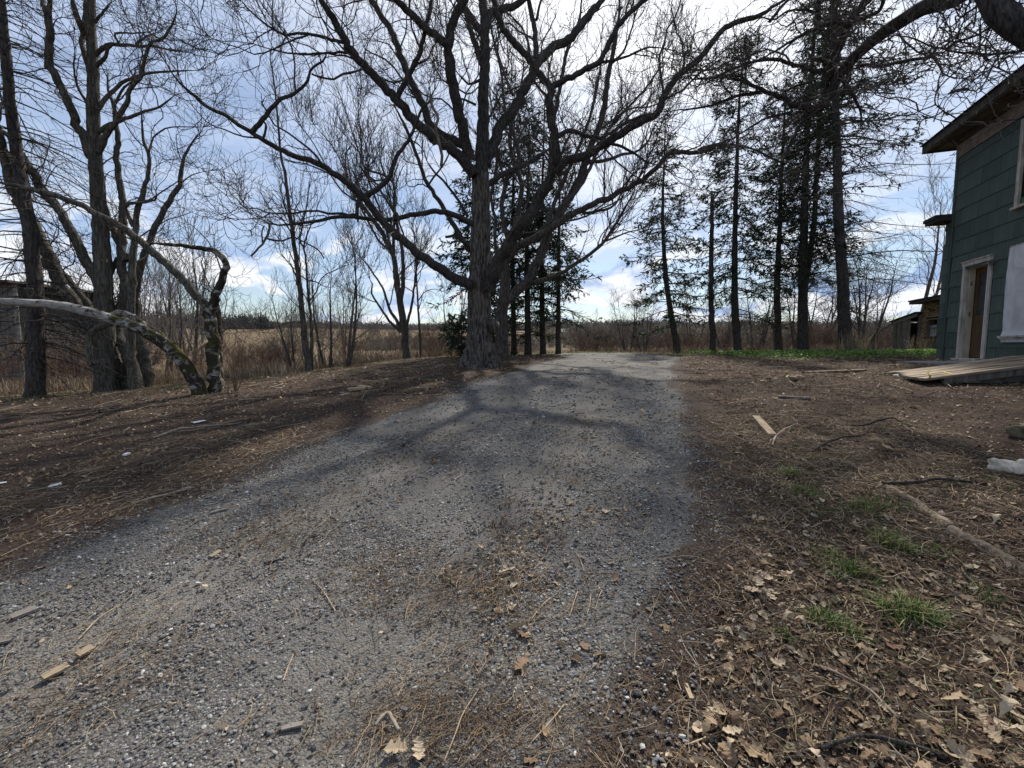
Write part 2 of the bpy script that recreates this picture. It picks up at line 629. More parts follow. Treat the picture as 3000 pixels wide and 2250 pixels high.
M['oldplank'] = plain('dirty_lumber', (0.16, 0.125, 0.085), (0.36, 0.29, 0.20), 16, 0.9, 0.6, (.2, 1, 1))
M['plank'] = plain('ramp_planks', (.115, .09, .068), (.33, .275, .21), 9, 0.85, 0.4, (.08, 1.2, 1.2))
M['rock'] = plain('pale_rock', (0.34, 0.30, 0.24), (0.68, 0.62, 0.52), 9, 0.9, 0.7, (1, 1, 1), .03)
M['mossrock'] = plain('mossy_rock', (0.06, 0.058, 0.03), (0.20, 0.18, 0.13), 9, 0.9, 0.7, (1, 1, 1), .03)
M['concrete'] = plain('old_concrete', (0.17, 0.16, 0.145), (0.30, 0.285, 0.26), 6, 0.9, 0.4)
M['footing'] = plain('dark_concrete_footing', (0.075, 0.07, 0.064), (0.14, 0.13, 0.12), 5, 0.95, 0.5)
M['white_scrap'] = plain('white_scrap', (0.48, 0.48, 0.47), (0.66, 0.66, 0.65), 5, 0.6, 0)
M['strap'] = plain('yellow_strap', (0.42, 0.31, 0.09), (0.55, 0.42, 0.14), 20, 0.7, 0.2)
M['mud'] = plain('tan_sand', (0.17, 0.125, 0.085), (0.27, 0.205, 0.14), 14, 0.95, 0.5)

# ------------------------------------------------------------------ the drive's edges
_le = [gq(*p) for p in [(-250, 1330), (0, 1222), (240, 1110), (430, 1050), (640, 962), (800, 900), (900, 868), (1010, 828), (1110, 795), (1205, 773)]]
_re = [gq(*p) for p in [(1475, 1690), (1503, 1600), (1535, 1450), (1530, 1330), (1560, 1230), (1588, 1130), (1592, 1040), (1570, 950), (1535, 885), (1500, 830), (1490, 795), (1488, 773)]]
_le = np.array(sorted(_le, key=lambda p: p[1]))
_re = np.array(sorted(_re, key=lambda p: p[1]))
DRIVE_END = 22.0


def drive_lr(Y):
    Y = np.asarray(Y, float)
    l = np.interp(Y, np.r_[-6, _le[:, 1]], np.r_[-3.5, _le[:, 0]])
    r = np.interp(Y, np.r_[-6, _re[:, 1]], np.r_[_re[0, 0] - .2, _re[:, 0]])
    return l + 0.5 * fbm(Y * 0.9, Y * 0 + 3, 21, 4), r + 0.45 * fbm(Y * 0.9, Y * 0 + 9, 22, 4)


def drive_in(X, Y):
    """metres inside the drive (negative: outside)"""
    l, r = drive_lr(Y)
    return np.minimum(np.minimum(X - l, r - X), DRIVE_END - Y)


# the edge where the mown yard meets the rough brush
EDGE = np.array([(-40, 9.0), (-20, 10.6), (-13, 11.3), (-9.5, 12.4), (-7, 12.3), (-6.3, 14.3), (-4.6, 19.3), (-2.5, 20.5), (-.5, 22), (2, 25.5), (7, 25), (9, 23.2), (13, 21.5), (18, 20.5), (40, 20)])


def wheel(X, Y):
    """worn wheel tracks along the drive, 0..1"""
    l, r = drive_lr(Y)
    c = (l + r) / 2 + .1
    d = np.minimum(np.abs(X - c - .78), np.abs(X - c + .85))
    w = 1 - sstep(d, .12, .42)
    return w * (.45 + .9 * vnoise(X * 1.4, Y * .5, 51)) + .75 * sstep(-X, 1.2, 2.6) * (1 - sstep(Y, 1.8, 3.0)) * vnoise(X * 1.2, Y * 1.2, 52)


def brush_depth(X, Y):
    return Y - np.interp(X, EDGE[:, 0], EDGE[:, 1])


def axis(parts):
    a = [np.arange(s, e, d) for s, e, d in parts]
    return np.unique(np.concatenate(a + [[parts[-1][1]]]))


def build_ground():
    gx = np.concatenate([-np.geomspace(900, 16, 26), axis([(-15, -6, .22), (-6, 6, .10), (6, 15, .22)]), np.geomspace(16, 900, 26)])
    gy = np.concatenate([-np.geomspace(60, 4, 8), axis([(-3, 0.8, .35), (0.8, 7, .075), (7, 14, .15), (14, 30, .4)]), np.geomspace(31, 1100, 44)])
    X, Y = np.meshgrid(gx, gy)
    Z = gz(X, Y)
    near = (1 - sstep(Y, 26, 40)) * (1 - sstep(np.abs(X), 16, 24))
    out = sstep(-drive_in(X, Y), -.15, .5)
    Z = Z + near * (fbm(X * 1.1, Y * 1.1, 3, 4) * 0.10 * (0.35 + .65 * out) + fbm(X * 7, Y * 7, 5, 3) * 0.035 * (0.2 + .8 * out))
    # a low tan mound of sandy soil right of the drive
    n = len(gx)
    i = (np.arange(len(gy) - 1)[:, None] * n + np.arange(n - 1)[None, :])
    q = np.stack([i, i + 1, i + n + 1, i + n], -1).reshape(-1, 4)
    V = np.stack([X, Y, Z], -1).reshape(-1, 3)
    x, y = V[:, 0], V[:, 1]
    bd = brush_depth(x, y)
    field = sstep(y, 36, 48) + sstep(np.abs(x), 26, 40)
    rough = sstep(bd + fbm(x * .8, y * .8, 8) * 2.0, -.4, .8)
    green = sstep(x, 6.5, 8.5) * sstep(y, 11.5, 13.5) * (1 - sstep(bd, -.5, .6)) + sstep(y, 21.8, 22.6) * (1 - sstep(y, 24.5, 26)) * sstep(x, -.5, 1) * (1 - sstep(x, 9, 10)) * .8
    green = green + sstep(bd + fbm(x, y, 12) * 1.5, -3.2, -1.0) * (1 - sstep(bd, -.3, .3)) * sstep(-x, .5, 3) * .45
    mb = MB()
    mb.add(V, q, np.stack([np.clip(field, 0, 1), np.clip(rough, 0, 1), np.clip(green, 0, 1)], -1))
    o = link_obj('ground', mb.mesh('ground', M['ground'], True))
    o['kind'] = 'structure'

    # gravel sheet of the drive, with ragged edges
    ys = np.concatenate([np.arange(-6, 1, .3), np.arange(1, 7, .05), np.arange(7, 14, .1), np.arange(14, DRIVE_END + .2, .2)])
    m = 90
    l, r = drive_lr(ys)
    s = np.linspace(0, 1, m)
    X = l[:, None] + (r - l)[:, None] * s[None]
    rag = (fbm(ys * 5, ys * 0, 31, 4)[:, None] * (s[None] < .1) * (1 - s[None] * 10) + fbm(ys * 5, ys * 0 + 5, 32, 4)[:, None] * (s[None] > .9) * (s[None] * 10 - 9)) * .6
    X = X + rag
    Y = np.repeat(ys[:, None], m, 1)
    edge = np.minimum(np.minimum(s, 1 - s)[None] * (r - l)[:, None], np.maximum(DRIVE_END + .2 - Y, 0) * .4)
    Z = gz(X, Y) + fbm(X * 1.1, Y * 1.1, 3, 4) * 0.10 * .35 + fbm(X * 7, Y * 7, 5, 3) * 0.035 * .2
    Z = Z + np.where(edge < .02, -.05, 0.004 + 0.022 * sstep(edge, 0, .35)) + fbm(X * 14, Y * 14, 15, 2) * .012
    i = (np.arange(len(ys) - 1)[:, None] * m + np.arange(m - 1)[None, :])
    q = np.stack([i, i + 1, i + m + 1, i + m], -1).reshape(-1, 4)
    mb = MB()
    tr = wheel(X, Y)
    mb.add(np.stack([X, Y, Z - .012 * tr], -1), q, np.stack([tr.ravel(), 1 - sstep(np.minimum(np.minimum(s, 1 - s)[None] * (r - l)[:, None] + 0 * Y, np.maximum(DRIVE_END + .2 - Y, 0)), .05, .75).ravel(), 0 * tr.ravel()], -1))
    o = link_obj('gravel_drive', mb.mesh('gravel_drive', M['gravel'], True))
    o['kind'] = 'structure'


build_ground()


def gsurf(X, Y):
    """approximate height of the visible surface, drive included"""
    X = np.asarray(X, float)
    Y = np.asarray(Y, float)
    e = drive_in(X, Y)
    out = sstep(-e, -.15, .5)
    z = gz(X, Y) + fbm(X * 1.1, Y * 1.1, 3, 4) * 0.10 * (.35 + .65 * out) + fbm(X * 7, Y * 7, 5, 3) * .035 * (.2 + .8 * out)
    return z + np.where(e > 0, .004 + .022 * sstep(e, 0, .35), 0)


# ------------------------------------------------------------------ trees
VIEW = {'A': (500, 0, 2.765), 'B': (1000, 0, 2.765), 'C': (1500, 0, 2.765), 'D': (700, 500, 2.765), 'E': (1200, 500, 2.765),
        'F': (2000, 0, 2.765), 'G': (2500, 0, 3.318), 'H': (0, 0, 2.765), 'I': (0, 550, 1.587), 'K': (0, 0, 1.382),
        'N': (1900, 500, 1.5875), 'P': (0, 0, 1.0)}


class Tree:
    def __init__(s, name, label, cat, base, group=None):
        s.base = np.asarray(base, float)
        s.root = thing(name, label, cat, tuple(s.base), group)
        s.limbs = []      # dicts with pix, Y, P, R

    def limb(s, pts, w0, w1, Y=None, dy=0.0, parent=None, part='limb', n=None, wig=0.35, grow=1.0, foot=False, m=None):
        """pts: list of (view, x, y) read off the photograph; w0..w1 widths in that view's pixels"""
        v = pts[0][0]
        xy, sc = [], VIEW[v][2]
        for p in pts:
            if isinstance(p[0], str):
                v = p[0]
                p = p[1:]
            ox, oy, k = VIEW[v]
            xy.append((ox + p[0] / k, oy + p[1] / k))
        xy = np.array(xy, float)
        if Y is None:
            par = s.limbs[parent]
            d = np.linalg.norm(par['pix'] - xy[0], axis=1)
            Y = par['Y'][int(np.argmin(d))]
        seg = np.r_[0, np.cumsum(np.linalg.norm(np.diff(xy, axis=0), axis=1))]
        f = seg / seg[-1]
        if n is None:
            n = int(np.clip(seg[-1] / 14, 8, 60))
        Q = resample(np.c_[xy, f], n)
        px, ff = Q[:, :2], np.clip(Q[:, 2], 0, 1)
        Ys = Y + dy * ff
        P = np.array([at(a, b, c) for (a, b), c in zip(px, Ys)])
        w = (w0 + (w1 - w0) * ff ** 0.85) / sc
        if grow > 0 and part != 'trunk':
            w = w * np.interp(ff, [0, .86, 1], [1, 1, .45])
        t = Ys / (CT + (CY - px[:, 1]) / F * ST)
        Rr = w / 2 / F * t
        # crooked growth
        k = wig * Rr[:, None] * np.minimum(1, np.minimum(np.arange(n), np.arange(n)[::-1]) / 2)[:, None]
        P = P + rng.normal(0, 1, P.shape) * k * .5
        if foot:
            P[0, 2] = g1(P[0, 0], P[0, 1]) - .12
        s.limbs.append(dict(pix=px, Y=Ys, P=P, R=Rr, part=part, grow=grow, m=m))
        return len(s.limbs) - 1

    def raw(s, P, Rr, part='limb', grow=1.0):
        P = np.asarray(P, float)
        s.limbs.append(dict(pix=np.zeros((len(P), 2)), Y=P[:, 1], P=P, R=np.asarray(Rr, float), part=part, grow=grow, m=None))
        return len(s.limbs) - 1

    def finish(s, mats, limb_mat=None, spec=None, twig_mat=None, up=0.25, buds=0, seed=1, trunk_sides=20, twig_name='twigs', crook=0.3, flare=None, rough=0.05):
        r = np.random.default_rng(seed)
        for L in s.limbs:
            sides = trunk_sides if L['part'] == 'trunk' else (12 if L['R'].max() > .07 else 8)
            mb = MB()
            P, Rr = L['P'], L['R']
            if L['part'] == 'trunk':
                n2 = max(len(P), 40)
                Q = resample(np.c_[P, Rr], n2)
                P, Rr = Q[:, :3], Q[:, 3]
            bark_tube(mb, P, Rr, sides, r, flare if (L['part'] == 'trunk' and flare) else None, rough)
            mb.obj(L['part'], L['m'] or (mats if L['part'] == 'trunk' else (limb_mat or mats)), s.root, True)
        if spec:
            mb = MB()
            grow_twigs(mb, [(L['P'], L['R'], L['grow']) for L in s.limbs if L['grow'] > 0], spec, r, up, crook, buds)
            o = mb.obj(twig_name, twig_mat or M['twig'], s.root, False)
            o['kind'] = 'stuff'
        return s


def bark_tube(mb, P, Rr, sides, r, flare=None, rough=0.05):
    """one rounded, knobbly limb; flare = (height, factor, ribs) widens the foot of a trunk into root buttresses"""
    N = len(P)
    T = np.gradient(P, axis=0)
    T = norm(T)
    ref = np.zeros(3)
    ref[int(np.argmin(np.abs(norm((P[-1] - P[0])[None])[0])))] = 1
    U = norm(np.cross(T, ref))
    Vv = np.cross(T, U)
    a = np.linspace(0, 2 * math.pi, sides, endpoint=False)
    ph = r.uniform(0, 6.28, 8)
    A, S = np.meshgrid(a, np.r_[0, np.cumsum(np.linalg.norm(np.diff(P, axis=0), axis=1))])
    k = 1 + rough * (np.sin(3 * A + ph[0] + S * .7) + .7 * np.sin(5 * A + ph[1] - S * 1.3)) + r.normal(0, rough * .45, A.shape)
    if flare:
        h, fac, ribs = flare
        z = np.clip(1 - S / h, 0, 1)
        k = k * (1 + (fac - 1) * z ** 2.2 * (0.62 + .38 * np.sin(ribs * A + ph[2] + .6 * np.sin(2 * A + ph[3]))))
        k = k * (1 + 0.035 * np.sin(ribs * 3 * A + ph[4]) * (1 - .5 * z))
    rr = Rr[:, None] * k
    V = P[:, None] + rr[..., None] * (U[:, None] * np.cos(a)[None, :, None] + Vv[:, None] * np.sin(a)[None, :, None])
    i = np.arange(N - 1)[:, None] * sides
    j = np.arange(sides)[None, :]
    jn = (j + 1) % sides
    q = np.stack([i + j, i + jn, i + sides + jn, i + sides + j], -1).reshape(-1, 4)
    mb.add(V.reshape(-1, 3), [q, (np.arange(sides) + (N - 1) * sides)[None]])


def spawn(P, Rr, gr, r, dens, lo, hi, ang, npts, wander, up, tmin, rmin, rmax_f=0.55, tips=0):
    """children of a batch of branches P (B,N,3)"""
    B, N, _ = P.shape
    L = np.linalg.norm(np.diff(P, axis=1), axis=2).sum(1)
    cnt = r.poisson(np.clip(L * dens * gr * (1 - tmin), 0, 400))
    idx = np.repeat(np.arange(B), cnt)
    t = tmin + (1 - tmin) * r.uniform(0, 1, len(idx)) ** 0.85
    amin = np.full(len(idx), ang[0])
    amax = np.full(len(idx), ang[1])
    if tips:
        ti = np.repeat(np.arange(B)[gr > .05], tips)
        idx = np.r_[idx, ti]
        t = np.r_[t, np.full(len(ti), .999) - r.uniform(0, .03, len(ti))]
        amin = np.r_[amin, np.full(len(ti), .05)]
        amax = np.r_[amax, np.full(len(ti), .6)]
    K = len(idx)
    if K == 0:
        return np.zeros((0, npts, 3)), np.zeros((0, npts)), np.zeros(0)
    x = t * (N - 1)
    k = np.clip(x.astype(int), 0, N - 2)
    u = (x - k)[:, None]
    pos = P[idx, k] * (1 - u) + P[idx, k + 1] * u
    tan = norm(P[idx, k + 1] - P[idx, k])
    rad = Rr[idx, k] * (1 - u[:, 0]) + Rr[idx, k + 1] * u[:, 0]
    rv = norm(np.cross(tan, norm(r.normal(0, 1, (K, 3)))))
    a = (amin + (amax - amin) * r.uniform(0, 1, K))[:, None]
    d = tan * np.cos(a) + rv * np.sin(a)
    d[:, 2] += up * r.uniform(.2, 1.4, K)
    d = norm(d)
    ln = r.uniform(lo, hi, K) * np.where(t > .96, .75, 1.15 - .75 * t)
    r0 = np.clip(np.minimum(rad * rmax_f, ln * .014), rmin, None)
    out = np.empty((K, npts, 3))
    out[:, 0] = pos
    st = (ln / (npts - 1))[:, None]
    for i in range(1, npts):
        d = d + r.normal(0, wander, (K, 3))
        d[:, 2] += up * .22
        d = norm(d)
        out[:, i] = out[:, i - 1] + d * st
    rr = r0[:, None] * np.linspace(1, .45, npts)[None]
    return out, np.maximum(rr, rmin * .8), np.ones(K)


def grow_twigs(mb, limbs, spec, r, up=.25, crook=.3, buds=0):
    """spec: list of levels (density per metre, length lo, hi, radius min)"""
    N0 = 24
    P = np.array([resample(np.c_[p, q], N0)[:, :3] for p, q, _ in limbs])
    Rr = np.array([resample(np.c_[p, q], N0)[:, 3] for p, q, _ in limbs])
    gr = np.array([g for _, _, g in limbs])
    nl = len(spec)
    for li, (dens, lo, hi, rmin) in enumerate(spec):
        npts = (9, 6, 5, 4)[min(li, 3)]
        sides = (5, 4, 3, 3)[min(li, 3)]
        P, Rr, gr = spawn(P, Rr, gr, r, dens, lo, hi, (R(28), R(70)), npts, crook, up, .22 if li == 0 else .12, rmin, tips=(3, 2, 1, 0)[min(li, 3)])
        tubes(mb, P, Rr, sides)
    if buds and len(P):
        k = r.choice(len(P), int(len(P) * buds), replace=False)
        tip = np.concatenate([P[k, -1], P[k, -2]])
        s = r.uniform(.012, .026, len(tip))[:, None, None]
        d = norm(r.normal(0, 1, (len(tip), 3, 3)))
        V = tip[:, None] + d * s
        mb.add(V.reshape(-1, 3), np.arange(len(tip) * 3).reshape(-1, 3))


# ---- the great oak beside the drive
OY = 12.8
_b = gp(1410, 1070)
oak = Tree('oak_tree', 'massive old bare tree with a flared trunk at the left edge of the gravel drive', 'tree', (at(1408, 1060, OY)[0], OY, g1(at(1408, 1060, OY)[0], OY)))
T0 = oak.limb([('E', 572, 1605), (572, 1450), (572, 1250), (570, 1050), (568, 850), (572, 620), (576, 400), (576, 200), (572, 60), ('B', 1128, 1400)], 212, 135, Y=OY, part='trunk', wig=.1, grow=0, foot=True)
T1 = oak.limb([('B', 1128, 1480), (1135, 1280), (1148, 1050), (1150, 800), (1160, 560), (1166, 330), (1168, 180), (1150, 60), (1130, -60), (1120, -200), (1100, -380)], 118, 55, Y=OY, dy=.4, wig=.2)
oak.limb([('B', 1165, 230), (1200, 120), (1290, 85), (1400, 45), (1500, -30), (1600, -160)], 70, 40, parent=T1, dy=1.0)
oak.limb([('B', 1140, 270), (1060, 150), (990, 60), (920, -40), (860, -200)], 62, 40, parent=T1, dy=.6)
oak.limb([('B', 1140, 500), (1090, 370), (1050, 250), (1000, 110)], 60, 30, parent=T1, dy=.8)
L1 = oak.limb([('B', 1075, 1420), (1000, 1300), (880, 1205), (760, 1130), (640, 1020), (560, 940), (470, 835), (400, 755), (300, 640), (180, 520), (80, 400), (20, 300), ('A', 1352, 210), (1290, 110), (1215, -10), (1150, -140)], 90, 52, Y=OY - .25, dy=-2.0)
oak.limb([('B', 1020, 1190), (940, 1150), (850, 1110), (750, 1050), (700, 930), (610, 750), (535, 580), (475, 430), (395, 240), (310, 110), (225, -30), (160, -160)], 72, 42, Y=OY + .1, dy=1.2)
L1c = oak.limb([('B', 440, 800), (500, 700), (560, 580), (620, 460), (665, 300), (700, 150), (735, -10), (750, -120)], 46, 28, parent=L1, dy=-.6)
L2 = oak.limb([('B', 1040, 1300), (990, 1080), (950, 900), (910, 700), (878, 500), (850, 345)], 88, 84, Y=OY - .3, dy=-1.1)
oak.limb([('B', 850, 360), (760, 290), (640, 180), (540, 90), (430, -20), (330, -150)], 66, 46, parent=L2, dy=-.8)
oak.limb([('B', 868, 370), (895, 210), (950, 90), (1005, -20), (1060, -170)], 76, 56, parent=L2, dy=-.4)
L3 = oak.limb([('B', 1160, 1330), (1230, 1150), (1300, 1010), (1390, 900), (1450, 780), (1530, 640), ('C', 190, 540), (270, 440), (350, 370), (480, 300), (570, 190), (660, 80), (735, -10), (810, -120)], 98, 52, Y=OY + .1, dy=1.3)
oak.limb([('C', 190, 480), (195, 330), (172, 150), (130, 0), (100, -120)], 46, 34, parent=L3, dy=.5)
oak.limb([('C', 198, 160), (225, 40), (260, -60)], 24, 16, parent=L3, dy=.3)
L5 = oak.limb([('E', 640, 960), (690, 800), (770, 650), (870, 480), (970, 360), (1070, 190), (1150, 40), ('C', 345, 1360)], 112, 84, Y=OY - .2, dy=-1.2)
L5a = oak.limb([('C', 345, 1380), (352, 1150), (322, 980), (300, 820), (305, 700), (220, 610), (150, 490), ('B', 1440, 390), (1340, 270), (1270, 140), (1235, -10), (1220, -150)], 72, 46, parent=L5, dy=-.9)
L5d = oak.limb([('C', 310, 705), (420, 650), (560, 580), (700, 500), (770, 400), (820, 270), (900, 160), (1000, 60), (1100, -20), (1200, -120)], 50, 34, parent=L5a, dy=-.5)
oak.limb([('C', 700, 505), (830, 490), (950, 450), (1100, 385), (1240, 392)], 26, 10, parent=L5d, dy=-.3)
L5b = oak.limb([('C', 350, 1400), (440, 1300), (600, 1260), (760, 1170), (880, 1080), (1030, 1000), (1170, 920), (1250, 750), (1350, 610), (1480, 510), (1580, 410), ('F', 200, 400), (330, 230), (440, 180), (620, 130), (740, 50), (860, -20)], 74, 34, parent=L5, dy=-1.6)
oak.limb([('C', 1170, 930), (1060, 940), (900, 1010), (800, 1080), (690, 1120)], 34, 22, parent=L5b, dy=.3)
oak.limb([('C', 360, 1110), (420, 1080), (480, 1060), (600, 1100), (690, 1110), (770, 1145), (910, 1200), (1000, 1250), (1090, 1310), (1180, 1340)], 42, 14, parent=L5a, dy=-.5)
O1 = oak.limb([('E', 500, 930), (400, 890), (330, 850), (200, 760), (60, 660), ('D', 1382, 600), (1250, 510), (1150, 400), (1065, 280), (1000, 200), (900, 110), (760, 15), ('A', 1313, 1403), (1200, 1330), (1000, 1260), (840, 1190), (680, 1090), (560, 1020), (440, 930), (300, 870), (180, 770), (90, 690), (10, 590), ('H', 1340, 500)], 84, 18, Y=OY - .3, dy=-3.2)
O1a = oak.limb([('D', 1035, 200), (1150, 130), (1230, 20), ('B', 410, 1382), (450, 1260), (530, 1150), (600, 1020), (640, 905), (715, 820), (742, 745), (768, 715)], 48, 14, parent=O1, dy=-.7)
oak.limb([('B', 722, 765), (735, 860), (780, 940), (765, 1050), (790, 1150), (815, 1260), (808, 1345)], 22, 24, parent=O1a, dy=-.02, part='dead_limb', grow=0, m=M['deadbark'])
oak.limb([('A', 665, 1065), (740, 980), (820, 865), (900, 800), (1000, 760), (1100, 670), (1140, 560), (1250, 470), (1268, 340)], 42, 12, parent=O1, dy=-.4)
oak.limb([('A', 1140, 600), (1210, 625), (1310, 640), (1400, 600), (1540, 570)], 14, 20, Y=10.6, dy=0.5)
oak.limb([('A', 745, 1135), (775, 1030), (755, 985)], 22, 16, parent=O1, dy=.05, grow=0)
oak.limb([('D', 985, 215), (960, 270), (955, 355)], 42, 28, parent=O1, dy=.0, grow=0)
O2 = oak.limb([('E', 510, 430), (420, 385), (340, 350), (200, 332), (60, 350), ('D', 1340, 375), (1200, 400), (1000, 385), (830, 372), (650, 405), (450, 432), (330, 440), (240, 428)], 50, 20, Y=OY - .2, dy=-1.6)
O2c = oak.limb([('D', 248, 425), (240, 500), (195, 590), (150, 630), (125, 670), (98, 692)], 20, 15, parent=O2, dy=-.1, part='dead_limb', grow=0, m=M['deadbark'])
oak.limb([('D', 193, 590), (186, 520), (192, 470), (207, 445)], 14, 10, parent=O2c, dy=0, part='dead_limb', grow=0)
oak.limb([('D', 225, 550), (340, 570), (440, 540), (560, 595), (645, 645), (688, 712)], 15, 10, parent=O2c, dy=-.2, part='dead_limb', grow=0)
O2b = oak.limb([('D', 970, 362), (850, 350), (720, 355), (640, 322), (520, 330), (440, 345), (250, 345), (140, 300), (70, 308), (0, 268)], 24, 8, parent=O2, dy=-.4, wig=.9)
oak.limb([('D', 250, 345), (180, 385), (90, 392), (0, 395)], 12, 7, parent=O2b, dy=-.2)
O3 = oak.limb([('E', 490, 650), (430, 560), (380, 480), (300, 350), (220, 220), (130, 80), ('B', 660, 1390), (600, 1230), (540, 1075), (470, 930), (425, 850)], 46, 20, Y=OY + .2, dy=.9)
oak.limb([('E', 480, 600), (400, 550), (350, 530), (290, 538)], 36, 20, Y=OY - .1, dy=-.2, part='dead_limb', grow=0)
oak.limb([('E', 470, 370), (400, 250), (330, 150), (280, 90), (200, 10), ('B', 690, 1300)], 26, 14, Y=OY + .2, dy=.6)
oak.limb([('A', 1450, 425), (1250, 428), (1060, 440), (940, 428), (820, 400), (745, 378)], 22, 10, parent=L1, dy=-.5, wig=.6)
A5 = oak.limb([('A', 1420, 345), (1290, 325), (1200, 290), (1050, 270), (920, 280), (800, 215), (690, 130), (610, 50), (560, -10)], 28, 12, parent=L1, dy=-.6, wig=.5)
oak.limb([('A', 1110, 285), (940, 345), (815, 405), (690, 440), (560, 390), (400, 340), (290, 285)], 15, 6, parent=A5, dy=-.3, wig=.6)
oak.limb([('B', 1180, 1500), (1280, 1430), (1400, 1370), (1560, 1300), ('C', 190, 1280), (310, 1200)], 52, 28, Y=OY + .1, dy=1.0)
oak.limb([('B', 1120, 650), (1040, 680), (985, 640), (940, 590)], 24, 12, parent=T1, dy=-.5)
oak.limb([('B', 1090, 850), (1000, 810), (940, 780), (880, 690), (800, 640)], 20, 10, parent=T1, dy=-.5)
oak.finish(M['oak'], M['limb'], [(2.0, .8, 2.9, .010), (3.3, .4, 1.3, .0065), (4.0, .22, .8, .0045), (2.8, .12, .36, .0036)], M['twig'], up=.20, seed=11, trunk_sides=64, crook=.26, flare=(1.25, 2.15, 7), rough=.03)

def burl(tree, px, py, Y, rad, m, seed):
    r = np.random.default_rng(seed)
    c = at(px, py, Y)
    n, k = 10, 14
    th = np.linspace(0, math.pi, n)[:, None]
    ph = np.linspace(0, 2 * math.pi, k, endpoint=False)[None]
    rr = rad * (1 + .22 * np.sin(3 * ph + seed) * np.sin(th * 2 + seed) + .12 * np.sin(5 * th + ph * 2)) + 0 * ph
    V = np.stack([rr * np.sin(th) * np.cos(ph), .7 * rr * np.sin(th) * np.sin(ph), 1.15 * rr * np.cos(th) + 0 * ph], -1).reshape(-1, 3) + c + r.normal(0, rad * .04, (n * k, 3))
    i = np.arange(n - 1)[:, None] * k
    j = np.arange(k)[None]
    mb = MB()
    mb.add(V, np.stack([i + j, i + k + j, i + k + (j + 1) % k, i + (j + 1) % k], -1).reshape(-1, 4))
    mb.obj('burl', m, tree.root, True)


for px, py, rad, sd in [(1432, 768, .15, 1), (1398, 952, .13, 2), (1445, 955, .16, 3), (1418, 930, .10, 4), (1402, 690, .09, 5), (1436, 800, .13, 6), (1420, 1010, .12, 7)]:
    burl(oak, px, py, OY - .22 if py > 900 else OY - .16, rad, M['oak'], sd)

# ---- the second trunk close behind it
MY = 15.6
mx = at(1480, 1040, MY)
maple = Tree('maple_tree', 'tall grey bare tree with fanning upright limbs close behind the massive trunk', 'tree', (mx[0], MY, g1(mx[0], MY)))
m0 = maple.limb([('E', 748, 1470), (748, 1300), (750, 1150), (762, 1030), (775, 900), (770, 720), (800, 560)], 104, 70, Y=MY, part='trunk', wig=.1, grow=0, foot=True)
m1 = maple.limb([('E', 770, 1060), (830, 1000), (900, 950), (970, 880), (1040, 740), (1090, 620), (1140, 480), (1230, 320), (1330, 160), (1400, 0), ('C', 620, 1230), (690, 1070), (740, 900), (770, 700), (800, 500), (845, 290), (870, 100), (872, -30)], 86, 28, Y=MY, dy=1.2)
m2 = maple.limb([('E', 950, 915), (1080, 885), (1200, 845), (1340, 755), (1460, 675), (1580, 570), (1650, 460), ('P', 1828, 615), (1858, 560)], 42, 16, parent=m1, dy=-1.4)
maple.limb([('E', 1580, 572), (1659, 545), ('P', 1840, 680), (1880, 672)], 18, 8, parent=m2, dy=-.4)
m3 = maple.limb([('E', 790, 720), (830, 660), (930, 585), (1060, 520), (1250, 400), (1450, 290), (1620, 215), ('C', 900, 1540), (1060, 1450), (1180, 1350), (1290, 1235), (1500, 1235), (1650, 1185), ('F', 130, 1215), (280, 1170), (480, 1185), (640, 1235), (700, 1290)], 66, 18, Y=MY, dy=-3.0)
maple.limb([('E', 1400, 345), (1520, 330), (1659, 280), ('C', 900, 1530)], 28, 12, parent=m3, dy=.3)
maple.limb([('C', 1290, 1240), (1320, 1205)], 34, 24, parent=m3, dy=0, grow=0)
maple.limb([('C', 590, 1340), (640, 1310), (760, 1300), (900, 1250), (1010, 1230), (1100, 1150), (1140, 1050), (1200, 960)], 34, 10, parent=m1, dy=-.7)
for pts, w0, w1, dy in [
    ([('E', 800, 600), (850, 450), (890, 280), (905, 100), ('C', -20, 1150), (60, 800), (100, 500)], 50, 18, 1.4),
    ([('E', 850, 560), (960, 400), (1050, 220), (1130, 60), ('C', 330, 1050), (390, 700), (430, 480), (480, 320), (545, 150), (565, -20)], 48, 24, 1.6),
    ([('E', 1040, 760), (1090, 540), (1150, 330), (1230, 120), ('C', 560, 1150), (650, 880), (700, 650), (725, 480), (770, 330)], 44, 14, 1.0),
    ([('E', 1140, 480), (1220, 380), (1300, 230), (1420, 60), ('C', 760, 1080), (930, 880), (1080, 720), (1170, 590), (1250, 420)], 40, 12, .2),
    ([('C', 690, 1070), (830, 960), (960, 880), (1130, 860), (1300, 780)], 22, 8, -.2),
    ([('C', 800, 520), (900, 420), (980, 200), (1000, 40)], 22, 10, .4),
    ([('E', 775, 900), (720, 750), (690, 560), (700, 400), (660, 220), ('B', 1260, 1300), (1230, 1050)], 34, 14, .8),
    ([('E', 800, 560), (760, 420), (750, 260), (790, 80), ('B', 1440, 1250), (1330, 900), (1290, 560), (1210, 250)], 44, 14, 1.5),
    ([('B', 1390, 770), (1330, 620), (1270, 430), (1220, 260), (1215, 120)], 26, 12, 1.5)]:
    maple.limb(pts, w0, w1, Y=MY, dy=dy)
maple.finish(M['maple'], M['maple'], [(3.4, .8, 3.0, .010), (3.8, .4, 1.3, .007), (4.6, .18, .6, .005)], M['twig'], up=.42, buds=.55, seed=12, trunk_sides=40, crook=.2, flare=(.7, 1.35, 6), rough=.04)

